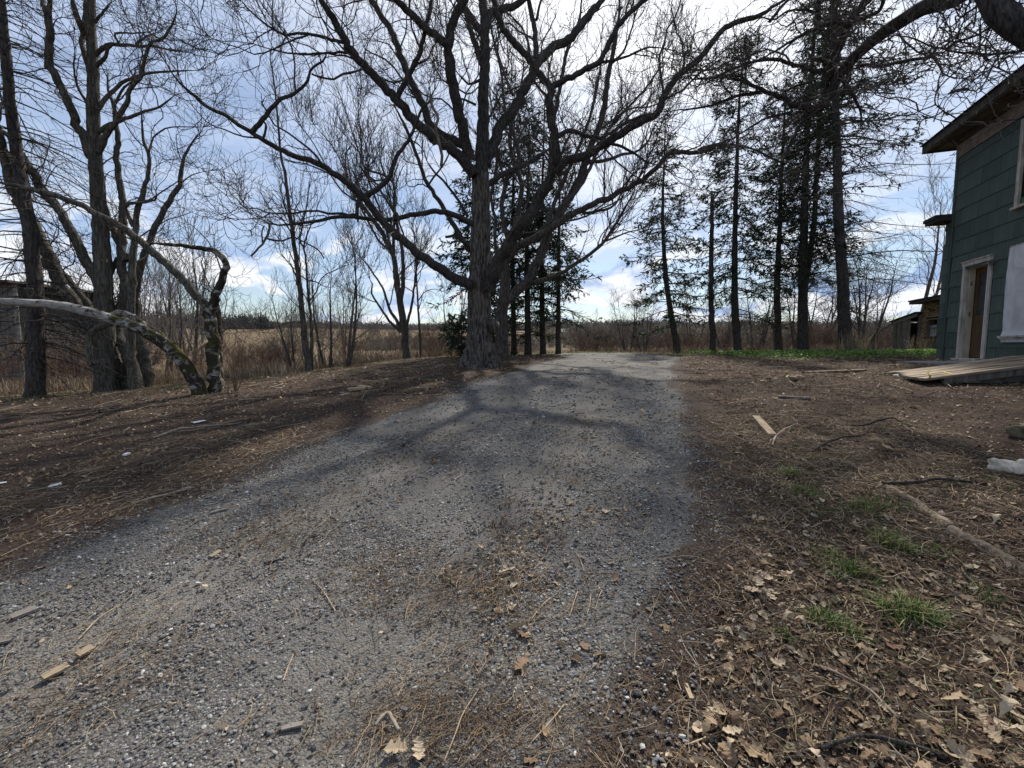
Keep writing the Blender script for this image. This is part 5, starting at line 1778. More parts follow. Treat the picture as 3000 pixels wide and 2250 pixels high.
def brick_material():
    m, g, b = mat('tan_brick')
    n = g.noise(obco(g), 16, 6, .65)
    rnd = g.n('ShaderNodeObjectInfo').outputs['Random']
    c = g.ramp(rnd, [(0, (.13, .082, .046)), (.4, (.24, .16, .092)), (.75, (.31, .22, .135)), (1, (.18, .118, .068))])
    g.set(b.inputs['Base Color'], g.mix(g.math('MULTIPLY', g.smooth(n, .45, .7), .6), c, (.08, .06, .043)))
    bump(g, b, n, .6, .006)
    return m


M['brick'] = brick_material()
BRK = []
for k in range(3):
    for ln in (.2, .095):
        mb = MB()
        mb.box(0, ln, -.059, .058, 0, .062, M=np.diag([-1., 1, 1, 1]) @ np.diag([-1., 1, 1, 1]), jit=.004)
        BRK.append(mb.mesh('brick', M['brick']))
row = 0
z = kz - .05
while z < zt - .05:
    x = -(.105 if row % 2 else 0)
    while x < WK - .25:
        half = x < 0
        xs = 0. if half else x
        ln = .095 if half else .2
        inside = not (xs + ln > wx0 - .06 and xs < wx1 + .06 and z + .062 > wz0 - .05 and z < wz1 + .06)
        missing = z > zt - .5 and random.random() < .12
        if inside and not missing:
            o = link_obj('brick', BRK[(2 * random.randrange(3)) + (1 if half else 0)], kit)
            q = kc - HD * xs + HN * random.uniform(-.007, .006)
            o.matrix_local = Matrix.Translation((q[0] - KO[0], q[1] - KO[1], z - KO[2])) @ Mrot
        x += .21
    z += .074
    row += 1
wfr = kpart('window_frame', M['oldboard'], [(wx0 - .06, wx0, -.06, .07, wz0 - .04, wz1 + .05), (wx1, wx1 + .06, -.06, .07, wz0 - .04, wz1 + .05), (wx0, wx1, -.06, .07, wz0 - .04, wz0), (wx0, wx1, -.06, .07, wz1, wz1 + .05), (wx0, wx1, -.05, .06, (wz0 + wz1) / 2 - .015, (wz0 + wz1) / 2 + .015)])
kpart('pane', plain('dusty_pane', (.22, .23, .25), (.38, .39, .41), 6, .4, 0), [(wx0, wx1, -.03, -.02, wz0, wz0 + (wz1 - wz0) * .68)], wfr)
kpart('roof', M['shingles'], [(-.35, WK + .3, -2.7, .40, zt + .06, zt + .11)])
kpart('fascia', M['fascia'], [(-.32, WK + .3, .33, .37, zt - .05, zt + .059), (-.32, -.28, -2.6, .329, zt - .05, zt + .059)])
kpart('soffit', M['fascia'], [(-.279, WK + .29, -2.6, .329, zt + .003, zt + .02)])

# shed of upright weathered boards
SY = 20.0
sc0 = np.array([at(2614, 1016, SY)[0], SY])
sz = g1(*sc0)
shed = thing('board_shed', 'low leaning shed of upright weathered boards with a dark open side', 'shed', (float(sc0[0]), SY, sz))
SM = np.eye(4)
SM[:2, 0], SM[:2, 1], SM[:2, 3] = -HD, HN, sc0
zl, zr2, S1_, S2_ = 2.66, 2.90, 1.5, 2.05


def roofz(t):
    return zl + (zr2 - zl) * t / S2_


def spart(name, m, quads, th, parent=None):
    """upright boards given as four (t, z) corners, thickness th out of the wall"""
    mb = MB()
    for q, n0 in quads:
        V = np.array([(t, n0, z, 1) for t, z in q] + [(t, n0 + th, z, 1) for t, z in q]) @ SM.T
        mb.add(V[:, :3], np.array([(0, 1, 2, 3), (7, 6, 5, 4), (0, 4, 5, 1), (1, 5, 6, 2), (2, 6, 7, 3), (3, 7, 4, 0)]))
    return mb.obj(name, m, parent or shed)


nbd = 9
for i in range(nbd):
    a, b = S1_ * i / nbd, S1_ * (i + 1) / nbd - .012
    spart('board', M['oldboard'], [([(a + .10, sz - .1), (b + .10, sz - .1 + random.uniform(-.02, .06)), (b, roofz(b) - .02), (a, roofz(a) - .02)], random.uniform(-.012, .012))], .024)
spart('wall', M['oldboard'], [([(0, sz - .1), (S2_, sz - .1), (S2_, zr2 - .06), (0, zl - .06)], -1.9)], .04)
for t in (.0, S2_ - .03):
    mb = MB()
    mb.box(t, t + .03, -1.85, -.02, sz - .1, roofz(t) - .07, M=SM)
    mb.obj('end_wall', M['oldboard'], shed)
spart('header_board', M['oldwood'], [([(-.12, zl - .15), (S2_, zr2 - .14), (S2_, zr2 - .01), (-.12, zl - .02)], .03)], .025)
mb = MB()
V = np.array([(t, n, roofz(t) + dz, 1) for dz in (0, .045) for t, n in ((-.18, .12), (S2_ + .02, .12), (S2_ + .02, -2.0), (-.18, -2.0))]) @ SM.T
mb.add(V[:, :3], np.array([(0, 1, 2, 3), (7, 6, 5, 4), (0, 4, 5, 1), (1, 5, 6, 2), (2, 6, 7, 3), (3, 7, 4, 0)]))
mb.obj('roof', M['shingles'], shed)

# old shed at the far left edge
LSY = 16.0
lx1 = at(62, 1016, LSY)[0]
lz = g1(lx1, LSY)
ls = thing('weathered_shed', 'grey clapboard shed half seen at the left edge behind the dead spruce', 'shed', (lx1, LSY, lz))
zt = float(at(30, 830, LSY)[2])
mb = MB()
mb.box(lx1 - 3.0, lx1 - .02, LSY + .05, LSY + 3, lz - .3, zt)
mb.obj('wall', M['sheath'], ls)
n_b = int((zt - lz + .2) / .15)
for i in range(n_b):
    mb = MB()
    z0 = lz - .1 + i * .15
    mb.box(lx1 - 3.0, lx1 + random.uniform(-.02, .03), LSY + .0, LSY + .04, z0, z0 + .142 + random.uniform(-.02, 0), jit=.006)
    mb.obj('clapboard', M['oldboard'], ls)
mb = MB()
mb.box(lx1 - .1, lx1 + .045, LSY - .03, LSY - .006, lz - .2, zt - .02)
mb.obj('corner_board', M['oldwood'], ls)
mb = MB()
mb.box(lx1 - 3.2, lx1 + .12, LSY - .35, LSY + 3.2, zt + .002, zt + .07, jit=.01)
mb.obj('roof', M['fascia'], ls)

# ------------------------------------------------------------------ ramp in front of the house
rt = gq(1932, 808)
RY0, RY1 = 6.7, 8.1
rx0, rx1 = at(1990 * 1.3562, 1016, RY0)[0] - .1, 11.5


def ramp_z(x, y):
    f = (y - RY0) / (RY1 - RY0)
    zn = np.interp(x, [6.1, 7.64, 9.0], [1.07, 1.27, 1.42])
    zf = np.interp(x, [6.8, 9.2, 10.0], [1.10, 1.42, 1.50])
    return zn * (1 - f) + zf * f


ramp = thing('wooden_ramp', 'worn plank ramp rising to the right in front of the green house', 'ramp', (6.2, 7.4, g1(6.2, 7.4)))
NP = 8
for i in range(NP):
    y0 = RY0 + (RY1 - RY0) * i / NP
    y1 = RY0 + (RY1 - RY0) * (i + 1) / NP - .012
    tip = 6.12 + .72 * i / NP + random.uniform(-.06, .10)
    xs = np.linspace(tip, 9.0, 7)
    mb = MB()
    rows = []
    dz = random.uniform(-.007, .007)
    for x in xs:
        for y in (y0, y1):
            rows.append((x, y, float(ramp_z(x, y)) + dz + random.uniform(-.003, .003)))
    V = np.array(rows)
    V = np.vstack([V, V - (0, 0, .036)])
    n = len(rows)
    fc = []
    for k in range(len(xs) - 1):
        a = 2 * k
        fc += [(a, a + 2, a + 3, a + 1), (n + a + 1, n + a + 3, n + a + 2, n + a), (a, n + a, n + a + 2, a + 2), (a + 1, a + 3, n + a + 3, n + a + 1)]
    fc += [(0, 1, n + 1, n), (n - 2, 2 * n - 2, 2 * n - 1, n - 1)]
    mb.add(V, np.array(fc))
    mb.obj('plank', M['plank'], ramp)
for y in (RY0 + .03, RY1 - .08):
    mb = MB()
    xs = np.linspace(6.5 if y < 7 else 7.1, 8.95, 6)
    V = []
    for x in xs:
        z = float(ramp_z(x, y)) - .045
        V += [(x, y, z), (x, y + .05, z), (x, y + .05, z - .10), (x, y, z - .10)]
    V = np.array(V)
    fc = []
    for k in range(5):
        a = 4 * k
        fc += [(a + j, a + 4 + j, a + 4 + (j + 1) % 4, a + (j + 1) % 4) for j in range(4)]
    fc += [(0, 1, 2, 3), (23, 22, 21, 20)]
    mb.add(V, np.array(fc))
    mb.obj('bearer', M['oldboard'], ramp)
ab = thing('ramp_footing', 'low dark concrete block that the plank ramp rests on', 'footing', (7.6, 7.4, g1(7.6, 7.4)))
mb = MB()
V = []
for x in (6.95, 7.7, 8.95):
    for y in (RY0 + .10, RY1 - .12):
        zt = float(ramp_z(x, y)) - .148
        V += [(x, y, g1(x, y) - .15), (x, y, max(zt, g1(x, y) + .0))]
V = np.array(V)
mb.add(V, np.array([(0, 4, 5, 1), (4, 8, 9, 5), (2, 3, 7, 6), (6, 7, 11, 10), (1, 5, 7, 3), (5, 9, 11, 7), (0, 1, 3, 2), (8, 10, 11, 9)]))
mb.obj('block', M['footing'], ab)
# strap lying over the tip
mb = MB()
sp = resample(np.array([(6.28, 6.72, 1.03), (6.28, 6.74, 1.12), (6.30, 6.82, 1.17), (6.42, 6.86, 1.165), (6.55, 6.80, 1.15), (6.66, 6.76, 1.10), (6.60, 6.74, 1.04)]), 26)
sp[:, 2] += .02
wv = np.array([.028, .012, .0])
V = np.vstack([sp - wv, sp + wv, sp - wv + (0, .003, .004), sp + wv + (0, .003, .004)])
n = 26
k = np.arange(n - 1)
mb.add(V, np.vstack([np.stack([k, k + n, k + n + 1, k + 1], -1), np.stack([k + 2 * n, k + 2 * n + 1, k + 3 * n + 1, k + 3 * n], -1), np.stack([k, k + 1, k + 2 * n + 1, k + 2 * n], -1), np.stack([k + n, k + 3 * n, k + 3 * n + 1, k + n + 1], -1)]))
o = link_obj('yellow_strap', mb.mesh('yellow_strap', M['strap'], True, (6.4, 6.8, 1.05)))
o.location = (6.4, 6.8, 1.05)
tag(o, 'loop of yellow webbing strap hanging over the tip of the ramp', 'strap')
o = MB().box(8.75, 10.0, 9.1, 10.2, 1.10, 1.235, jit=.02).mesh('doorstep_slab', M['concrete'], False, (9.4, 9.6, 1.2))
o = link_obj('doorstep_slab', o)
o.location = (9.4, 9.6, 1.2)
tag(o, 'pale flat slab on the ground before the doorway', 'slab')

# ------------------------------------------------------------------ gravel stones lying on the drive
ICO_V = np.array([(0, 0, 1), (.894, 0, .447), (.276, .851, .447), (-.724, .526, .447), (-.724, -.526, .447), (.276, -.851, .447),
                  (.724, .526, -.447), (-.276, .851, -.447), (-.894, 0, -.447), (-.276, -.851, -.447), (.724, -.526, -.447)], float)
ICO_F = np.array([(0, 1, 2), (0, 2, 3), (0, 3, 4), (0, 4, 5), (0, 5, 1), (1, 6, 2), (2, 7, 3), (3, 8, 4), (4, 9, 5), (5, 10, 1), (2, 6, 7), (3, 7, 8), (4, 8, 9), (5, 9, 10), (1, 10, 6)])


def rot_z(a):
    c, s, o, z = np.cos(a), np.sin(a), np.ones_like(a), np.zeros_like(a)
    return np.stack([np.stack([c, -s, z], -1), np.stack([s, c, z], -1), np.stack([z, z, o], -1)], -2)


def rot_axis(r, n, amt):
    """small random tilts about x and y"""
    a, b = r.normal(0, amt, n), r.normal(0, amt, n)
    ca, sa, cb, sb, o, z = np.cos(a), np.sin(a), np.cos(b), np.sin(b), np.ones(n), np.zeros(n)
    Rx = np.stack([np.stack([o, z, z], -1), np.stack([z, ca, -sa], -1), np.stack([z, sa, ca], -1)], -2)
    Ry = np.stack([np.stack([cb, z, sb], -1), np.stack([z, o, z], -1), np.stack([-sb, z, cb], -1)], -2)
    return Rx @ Ry


def dusty(X, Y):
    """bare worn patches of the drive that carry few stones"""
    return np.clip(sstep(fbm(X * 1.3, Y * .8, 41, 4), .02, .16) + wheel(X, Y) * .8, 0, 1)


def scatter_stones():
    r = np.random.default_rng(100)
    X, Y, S = [], [], []
    for n, y0, y1, lo, hi, pw in [(46000, 1.15, 3.2, .0035, .0115, 2.0), (20000, 3.2, 5.6, .006, .014, 1.8), (4500, 5.6, 10, .010, .021, 1.6), (500, 1.2, 6, .010, .019, 1.5)]:
        x = r.uniform(-4.5, 2.6, n)
        y = r.uniform(y0, y1, n)
        X.append(x)
        Y.append(y)
        S.append(lo + (hi - lo) * r.uniform(0, 1, n) ** pw)
    X, Y, S = map(np.concatenate, (X, Y, S))
    e = drive_in(X, Y)
    keep = (e > r.normal(.03, .20, len(X))) & (r.uniform(0, 1, len(X)) > .80 * dusty(X, Y)) & (np.abs(X / Y) < 1.35)
    X, Y, S = X[keep], Y[keep], S[keep]
    n = len(X)
    V = ICO_V[None] * (1 + r.normal(0, .16, (n, 11, 1)))
    V = V * np.stack([r.uniform(.75, 1.35, n), r.uniform(.7, 1.1, n), r.uniform(.45, .85, n)], -1)[:, None]
    V = np.einsum('nij,nkj->nki', rot_z(r.uniform(0, 6.28, n)) @ rot_axis(r, n, .35), V) * S[:, None, None]
    V += np.stack([X, Y, gsurf(X, Y) + S * .18], -1)[:, None]
    pal = np.array([(.098, .097, .096), (.140, .138, .135), (.195, .192, .187), (.26, .256, .247), (.42, .41, .385), (.22, .195, .155), (.14, .122, .102), (.075, .074, .073)])
    c = pal[r.choice(8, n, p=[.20, .25, .19, .10, .045, .08, .06, .075])] * r.uniform(.8, 1.2, (n, 1))
    mb = MB()
    mb.add(V.reshape(-1, 3), (ICO_F[None] + (np.arange(n) * 11)[:, None, None]).reshape(-1, 3), np.repeat(c, 11, 0))
    o = link_obj('gravel_stones', mb.mesh('gravel_stones', M['stone']))
    o['kind'] = 'stuff'


scatter_stones()


# ------------------------------------------------------------------ dead leaves
def leaf_shapes(r, n, st, lobes=True):
    """n curled, lobed leaves: (n, st*3, 3) with length 1 along x"""
    s = np.linspace(0, 1, st)
    w = np.sin(np.pi * np.clip(s * .93 + .05, 0, 1)) ** .75 * .30
    if lobes:
        lob = np.where(np.arange(st) % 2 == 1, 1.28, .58)
        if st >= 11:
            lob = .92 + .36 * np.cos(2 * np.pi * (3.4 * s + .25)) * (1 - .3 * s)
    else:
        lob = np.ones(st)
    jg = .14 if st < 11 else .07
    wl = w * lob * r.uniform(.75, 1.3, (n, 1)) * (1 + r.normal(0, jg, (n, st)))
    wr = w * lob * r.uniform(.75, 1.3, (n, 1)) * (1 + r.normal(0, jg, (n, st)))
    wl[:, 0] = wr[:, 0] = .012
    wl[:, -1] = wr[:, -1] = .02
    bend = r.normal(0, .75, (n, 1))
    side = r.normal(0, .25, (n, 1))
    zc = bend * (s - .5) ** 2 * 1.2 + np.abs(r.normal(0, .03 if st < 11 else .012, (n, st)))
    yc = side * (s - .5) ** 2
    up = r.normal(.45, .65, (n, 1))
    fwd = np.where(np.arange(st) % 2 == 1, .07, -.03) if lobes and st < 11 else np.zeros(st)
    C = np.stack([np.broadcast_to(s, (n, st)), yc, zc], -1)
    Lf = np.stack([np.broadcast_to(s + fwd, (n, st)), yc + wl * np.cos(up), zc + wl * np.abs(np.sin(up)) + r.normal(0, .03 if st < 11 else .015, (n, st))], -1)
    Rt = np.stack([np.broadcast_to(s + fwd, (n, st)), yc - wr * np.cos(up), zc + wr * np.sin(up) * r.uniform(-.2, 1, (n, 1)) + r.normal(0, .03 if st < 11 else .015, (n, st))], -1)
    V = np.stack([Lf, C, Rt], 2).reshape(n, st * 3, 3)
    V[:, :, 0] -= .5
    f = []
    for i in range(st - 1):
        a = i * 3
        f += [(a, a + 1, a + 4, a + 3), (a + 1, a + 2, a + 5, a + 4)]
    return V, np.array(f)


LEAFPAL = np.array([(.37, .285, .19), (.30, .22, .14), (.22, .15, .095), (.155, .10, .065), (.46, .37, .26), (.105, .07, .048), (.34, .29, .225)])


def litter_density(X, Y):
    """how thickly leaves lie: drifted along the right edge of the drive, thin elsewhere"""
    e = drive_in(X, Y)
    right = (e < 0) & (X > 0)
    left = (e < 0) & (X < 0)
    d = np.where(right, .42 + .9 * np.exp(-(X - 1.2) / 1.3) * np.exp(-np.maximum(Y - 1.0, 0) / 1.6) + .75 * np.exp(-((-e - .3) / .5) ** 2) * np.exp(-Y / 7), 0)
    d = np.where(left, .30 + .25 * sstep(Y, 5, 10), d)
    d = np.where(e >= 0, .02 + .20 * sstep(fbm(X * 1.5, Y * 1.5, 44, 3), .05, .2), d)
    return np.clip(d * (.55 + 1.1 * vnoise(X * 2.3, Y * 2.3, 45)), 0, 1)


def scatter(r, n, x0, x1, y0, y1, dens):
    X, Y = r.uniform(x0, x1, n), r.uniform(y0, y1, n)
    k = (r.uniform(0, 1, n) < dens(X, Y)) & (np.abs(X) < Y * 1.25 + .8)
    return X[k], Y[k]


def place(V, X, Y, sc, r, tilt, lift):
    n = len(X)
    M3 = rot_z(r.uniform(0, 6.28, n)) @ rot_axis(r, n, tilt)
    V = np.einsum('nij,nkj->nki', M3, V) * sc[:, None, None]
    V += np.stack([X, Y, gsurf(X, Y) + lift], -1)[:, None]
    return V


def scatter_leaves():
    r = np.random.default_rng(110)
    mb = MB()
    # broad leaves
    for n, box, st, lo, hi in [(9500, (-.5, 4.6, 1.0, 3.6), 7, .018, .066), (5200, (-7, 7, 3.6, 8), 7, .03, .085), (6000, (-14, 12, 8, 17), 5, .05, .12), (2600, (-6, 1, 1.4, 4), 7, .03, .08)]:
        X, Y = scatter(r, n, *box, litter_density)
        k = brush_depth(X, Y) < 1
        X, Y = X[k], Y[k]
        n = len(X)
        V, f = leaf_shapes(r, n, st)
        V2, _ = leaf_shapes(r, n, st, False)
        V = np.where((r.uniform(0, 1, n) < .42)[:, None, None], V2, V)
        torn = r.uniform(0, 1, n) < .35
        V[torn, :, 0] = np.minimum(V[torn, :, 0], r.uniform(-.1, .3, (torn.sum(), 1)))
        sc = lo + (hi - lo) * r.uniform(0, 1, n) ** 2.2
        V = place(V, X, Y, sc, r, .28, .006 + sc * .05)
        m = V.shape[1]
        c = LEAFPAL[r.choice(7, n, p=[.24, .20, .17, .11, .13, .07, .08])] * r.uniform(.65, 1.15, (n, 1))
        mb.add(V.reshape(-1, 3), (f[None] + (np.arange(n) * m)[:, None, None]).reshape(-1, 4), np.repeat(c, m, 0))
    o = link_obj('leaf_litter', mb.mesh('leaf_litter', M['leaf']))
    o['kind'] = 'stuff'
    # crumbled fragments
    mb = MB()
    for n, box, lo, hi in [(55000, (-.5, 4.8, 1.0, 4.0), .006, .026), (26000, (-8, 8, 3.5, 9), .014, .045), (22000, (-15, 13, 8, 20), .022, .07), (12000, (-6, 1, 1.3, 5), .008, .03)]:
        X, Y = scatter(r, n, *box, lambda a, b: np.clip(litter_density(a, b) * 1.6 + (drive_in(a, b) < .45 * vnoise(a * 3, b * 3, 61)) * .40, 0, 1))
        n = len(X)
        sc = lo + (hi - lo) * r.uniform(0, 1, n) ** 1.7
        V = np.stack([np.stack([r.uniform(-.6, -.4, n), r.uniform(-.2, .2, n), r.uniform(0, .25, n)], -1), np.stack([r.uniform(-.1, .2, n), r.uniform(-.45, -.2, n), r.uniform(-.1, .2, n)], -1),
                      np.stack([r.uniform(.35, .7, n), r.uniform(-.2, .2, n), r.uniform(0, .25, n)], -1), np.stack([r.uniform(-.2, .2, n), r.uniform(.15, .45, n), r.uniform(-.1, .2, n)], -1)], 1)
        V = place(V, X, Y, sc, r, .4, .004 + sc * .1)
        c = LEAFPAL[r.choice(7, n, p=[.13, .18, .20, .19, .06, .18, .06])] * r.uniform(.45, 1.1, (n, 1))
        mb.add(V.reshape(-1, 3), np.arange(4 * n).reshape(-1, 4), np.repeat(c, 4, 0))
    o = link_obj('leaf_crumbs', mb.mesh('leaf_crumbs', M['leaf']))
    o['kind'] = 'stuff'


scatter_leaves()

# drifts of fallen needles and twigs: centre (2212-pixel view), spread in metres, share
PATCH = [(930, 950, .45, .5, 2), (1235, 912, .30, .35, 1.2), (1200, 1010, .7, .35, 1.4), (600, 1150, .40, .28, 2.2), (570, 1180, .3, .2, 1.0), (820, 1235, .30, .25, 2.6), (960, 1300, .40, .2, 2.6), (1060, 1290, .22, .2, 1.5),
         (1150, 1160, .2, .15, .7), (930, 1540, .24, .16, 2.6), (1020, 1600, .4, .12, 2.2), (230, 1420, .3, .25, 1.6), (120, 1560, .3, .2, 1.5), (1100, 1240, .5, .3, 1.2), (700, 1080, .3, .2, .6), (1300, 1250, .4, .4, .5), (1130, 1500, .4, .3, .9), (1180, 1620, .3, .12, 1.2)]


def needle_points(r, n):
    k = r.choice(len(PATCH), n, p=np.array([p[4] for p in PATCH]) / sum(p[4] for p in PATCH))
    C = np.array([gq(p[0], p[1])[:2] for p in PATCH])
    S = np.array([p[2:4] for p in PATCH])
    return C[k, 0] + r.normal(0, .8, n) * S[k, 0] + r.normal(0, .12, n), C[k, 1] + r.normal(0, .8, n) * S[k, 1] + r.normal(0, .06, n)


def strands(r, X, Y, ln, rad, col, lift, sides=3, npt=4, curl=.5, dirs=None):
    n = len(X)
    a = r.uniform(0, 6.28, n) if dirs is None else dirs
    P = np.empty((n, npt, 3))
    x, y = X.copy(), Y.copy()
    cv = r.normal(0, curl, n)
    for i in range(npt):
        P[:, i, 0], P[:, i, 1] = x, y
        x = x + np.cos(a) * ln / (npt - 1)
        y = y + np.sin(a) * ln / (npt - 1)
        a = a + cv * .5 + r.normal(0, .12, n)
    P[:, :, 2] = gsurf(P[:, :, 0].ravel(), P[:, :, 1].ravel()).reshape(n, npt) + lift[:, None] + rad[:, None] + np.abs(r.normal(0, 1, (n, npt))) * .004
    P[:, npt // 2, 2] += np.abs(r.normal(0, .035, n)) * ln
    mb = MB()
    tubes(mb, P, rad[:, None] * np.linspace(1, .6, npt)[None], sides, col)
    return mb


def scatter_strands():
    r = np.random.default_rng(120)
    # needle drifts on the drive
    X, Y = needle_points(r, 8000)
    k = drive_in(X, Y) > -.2
    X, Y = X[k], Y[k]
    n = len(X)
    pal = np.array([(.085, .058, .042), (.125, .084, .056), (.055, .039, .031), (.22, .15, .085), (.33, .24, .14)])
    col = pal[r.choice(5, n, p=[.30, .26, .20, .15, .09])] * r.uniform(.7, 1.2, (n, 1))
    ln = .018 + .17 * r.uniform(0, 1, n) ** 4.2
    col = np.where((ln > .10)[:, None], pal[3 + r.integers(0, 2, n)] * r.uniform(.7, 1.1, (n, 1)), pal[r.integers(0, 3, n)] * r.uniform(.7, 1.2, (n, 1)))
    mb = strands(r, X, Y, ln, r.uniform(.0008, .0021, n), col, r.uniform(.0, .006, n), dirs=np.where(r.uniform(0, 1, n) < .45, r.normal(.75, .5, n), r.uniform(0, 6.28, n)), curl=.8)
    o = link_obj('needle_drifts', mb.mesh('needle_drifts', M['straw']))
    o['kind'] = 'stuff'
    # loose straws and twigs
    X, Y = scatter(r, 26000, -5, 4.5, 1.05, 6, lambda a, b: np.where(drive_in(a, b) > .5 * vnoise(a * 3, b * 3, 62), .09, np.where(a > 0, .8, .45)))
    n = len(X)
    pal = np.array([(.28, .20, .12), (.17, .115, .075), (.40, .31, .20), (.085, .06, .045), (.36, .31, .24)])
    col = pal[r.choice(5, n, p=[.25, .26, .16, .18, .15])] * r.uniform(.7, 1.15, (n, 1))
    mb = strands(r, X, Y, r.uniform(.05, .26, n) * (.7 + Y * .12), r.uniform(.0008, .0022, n) * (.8 + .1 * Y), col, r.uniform(.003, .02, n), 3, 5, .65)
    o = link_obj('straw_litter', mb.mesh('straw_litter', M['straw']))
    o['kind'] = 'stuff'
    X, Y = scatter(r, 5200, -14, 12, 6, 17, lambda a, b: np.where(drive_in(a, b) > 0, .10, .6))
    k = brush_depth(X, Y) < .5
    X, Y = X[k], Y[k]
    n = len(X)
    col = pal[r.choice(5, n, p=[.20, .28, .12, .28, .12])] * r.uniform(.7, 1.15, (n, 1))
    mb = strands(r, X, Y, r.uniform(.12, .55, n), r.uniform(.003, .008, n), col, r.uniform(.003, .02, n), 3, 4, .4)
    o = link_obj('twig_litter', mb.mesh('twig_litter', M['straw']))
    o['kind'] = 'stuff'


scatter_strands()


# ------------------------------------------------------------------ single leaves one can point to
def leaf_mesh(seed, col, st=19):
    r = np.random.default_rng(seed)
    V, f = leaf_shapes(r, 1, st)
    mb = MB()
    V = V[0]
    V[:, 2] -= V[:, 2].min()
    mb.add(V, f, np.array(col) * r.uniform(.85, 1.1, (len(V), 1)))
    return mb.mesh('fallen_leaf', M['leaf'])


LM = [leaf_mesh(200 + i, LEAFPAL[i % 5]) for i in range(14)]


def put_leaf(qx, qy, size, k, label, group=None, rz=None):
    p = gq(qx, qy)
    o = link_obj('fallen_leaf', LM[k])
    o.location = (p[0], p[1], float(gsurf(p[0:1], p[1:2])[0]) + .012)
    o.rotation_euler = (random.uniform(-.35, .35), random.uniform(-.35, .35), random.uniform(0, 6.28) if rz is None else rz)
    o.scale = (size, size * random.uniform(.85, 1.15), size)
    return tag(o, label, 'leaf', group)


put_leaf(1128, 1452, .105, 2, 'flat brown pointed leaf alone on the gravel, lower centre')
put_leaf(1118, 1372, .10, 6, 'crumpled pale leaf standing up among the stems on the gravel')
put_leaf(1132, 1388, .07, 3, 'dark brown leaf curled under the crumpled pale one')
put_leaf(1258, 1218, .06, 7, 'small star-lobed tan leaf on the gravel beside the edge')
put_leaf(1240, 1058, .10, 8, 'curled brown leaf on the gravel in the middle distance')
put_leaf(870, 965, .16, 3, 'dark curled leaf at the left end of a needle drift')
put_leaf(1932, 975, .22, 5, 'large arched pale leaf on the dark soil beyond the grass tufts')
put_leaf(857, 1640, .09, 0, 'tan oak leaf on the needles at the bottom edge')
put_leaf(905, 1640, .08, 4, 'ragged pale leaf at the bottom edge, left of centre')
put_leaf(1390, 902, .12, 9, 'pale leaf lying by itself at the far right of the gravel')
TUFTS = [(1702, 1030, 'the farthest small grass tuft'), (1735, 1067, 'the sprawling grass tuft'), (1878, 1096, 'the wide grass tuft with dead blades'), (1915, 1171, 'the tall bright grass tuft'), (1838, 1231, 'the dense grass tuft left of the bright one'), (1775, 1341, 'the bright tuft nearest the gravel'), (1955, 1321, 'the biggest dark green tuft'), (2131, 1291, 'the grass sprig near the right edge'), (1806, 1572, 'the thin upright twig'), (1930, 1612, 'the lichen-spotted branch'), (1850, 1490, 'the long pale stick'), (1560, 1600, 'the orange stem at the gravel edge'), (2110, 1560, 'the bottom right corner'), (2120, 1440, 'the right edge below the sprig'), (1600, 1265, 'the loose bunch of pale leaves')]


def where_leaf(qx, qy):
    k = min(TUFTS, key=lambda t: (t[0] - qx) ** 2 + 2 * (t[1] - qy) ** 2)
    return ('lying before ' if qy > k[1] else 'lying behind ') + k[2]


FL = 'dry oak leaves drifted right of the gravel'
fr_ = np.random.default_rng(130)
cnt = 0
while cnt < 85:
    qx, qy = fr_.uniform(1490, 2230), fr_.uniform(1120, 1680)
    if fr_.uniform() > .25 + .75 * (qy - 1120) / 540 or qx < 1530 - (qy - 1300) * .12 + 30:
        continue
    put_leaf(qx, qy, fr_.uniform(.05, .085) + .012 * (qy > 1480), int(fr_.integers(14)), 'dry brown oak leaf ' + where_leaf(qx, qy), FL)
    cnt += 1
for qx, qy in [(1640, 1265), (1655, 1250), (1625, 1280), (1665, 1290), (1680, 1215), (1700, 1240)]:
    put_leaf(qx, qy, .085, 4, 'pale tan lobed leaf in the loose bunch beside the nearest green tufts', 'pale leaves in a loose bunch')

# ------------------------------------------------------------------ sticks, planks, stones
def stick(name, label, cat, pts, r0, r1, m, lift=0.0, sides=7, rough=.08, mids=None, seed=0, cap=True):
    P = np.array([gq(a, b) for a, b in pts])
    P = resample(P, max(8, 4 * len(pts)))
    P[:, 2] = gsurf(P[:, 0], P[:, 1]) + lift
    n = len(P)
    rr = np.linspace(r0, r1, n)
    P[:, 2] += rr * .7
    if mids:
        P[:, 2] += np.interp(np.linspace(0, 1, n), np.linspace(0, 1, len(mids)), mids)
    r = np.random.default_rng(seed + 5)
    mb = MB()
    bark_tube(mb, P, rr * (1 + r.normal(0, .06, n)), sides, r, None, rough)
    c = P.mean(0)
    o = link_obj(name, mb.mesh(name, m, True, c))
    o.location = c
    return tag(o, label, cat)


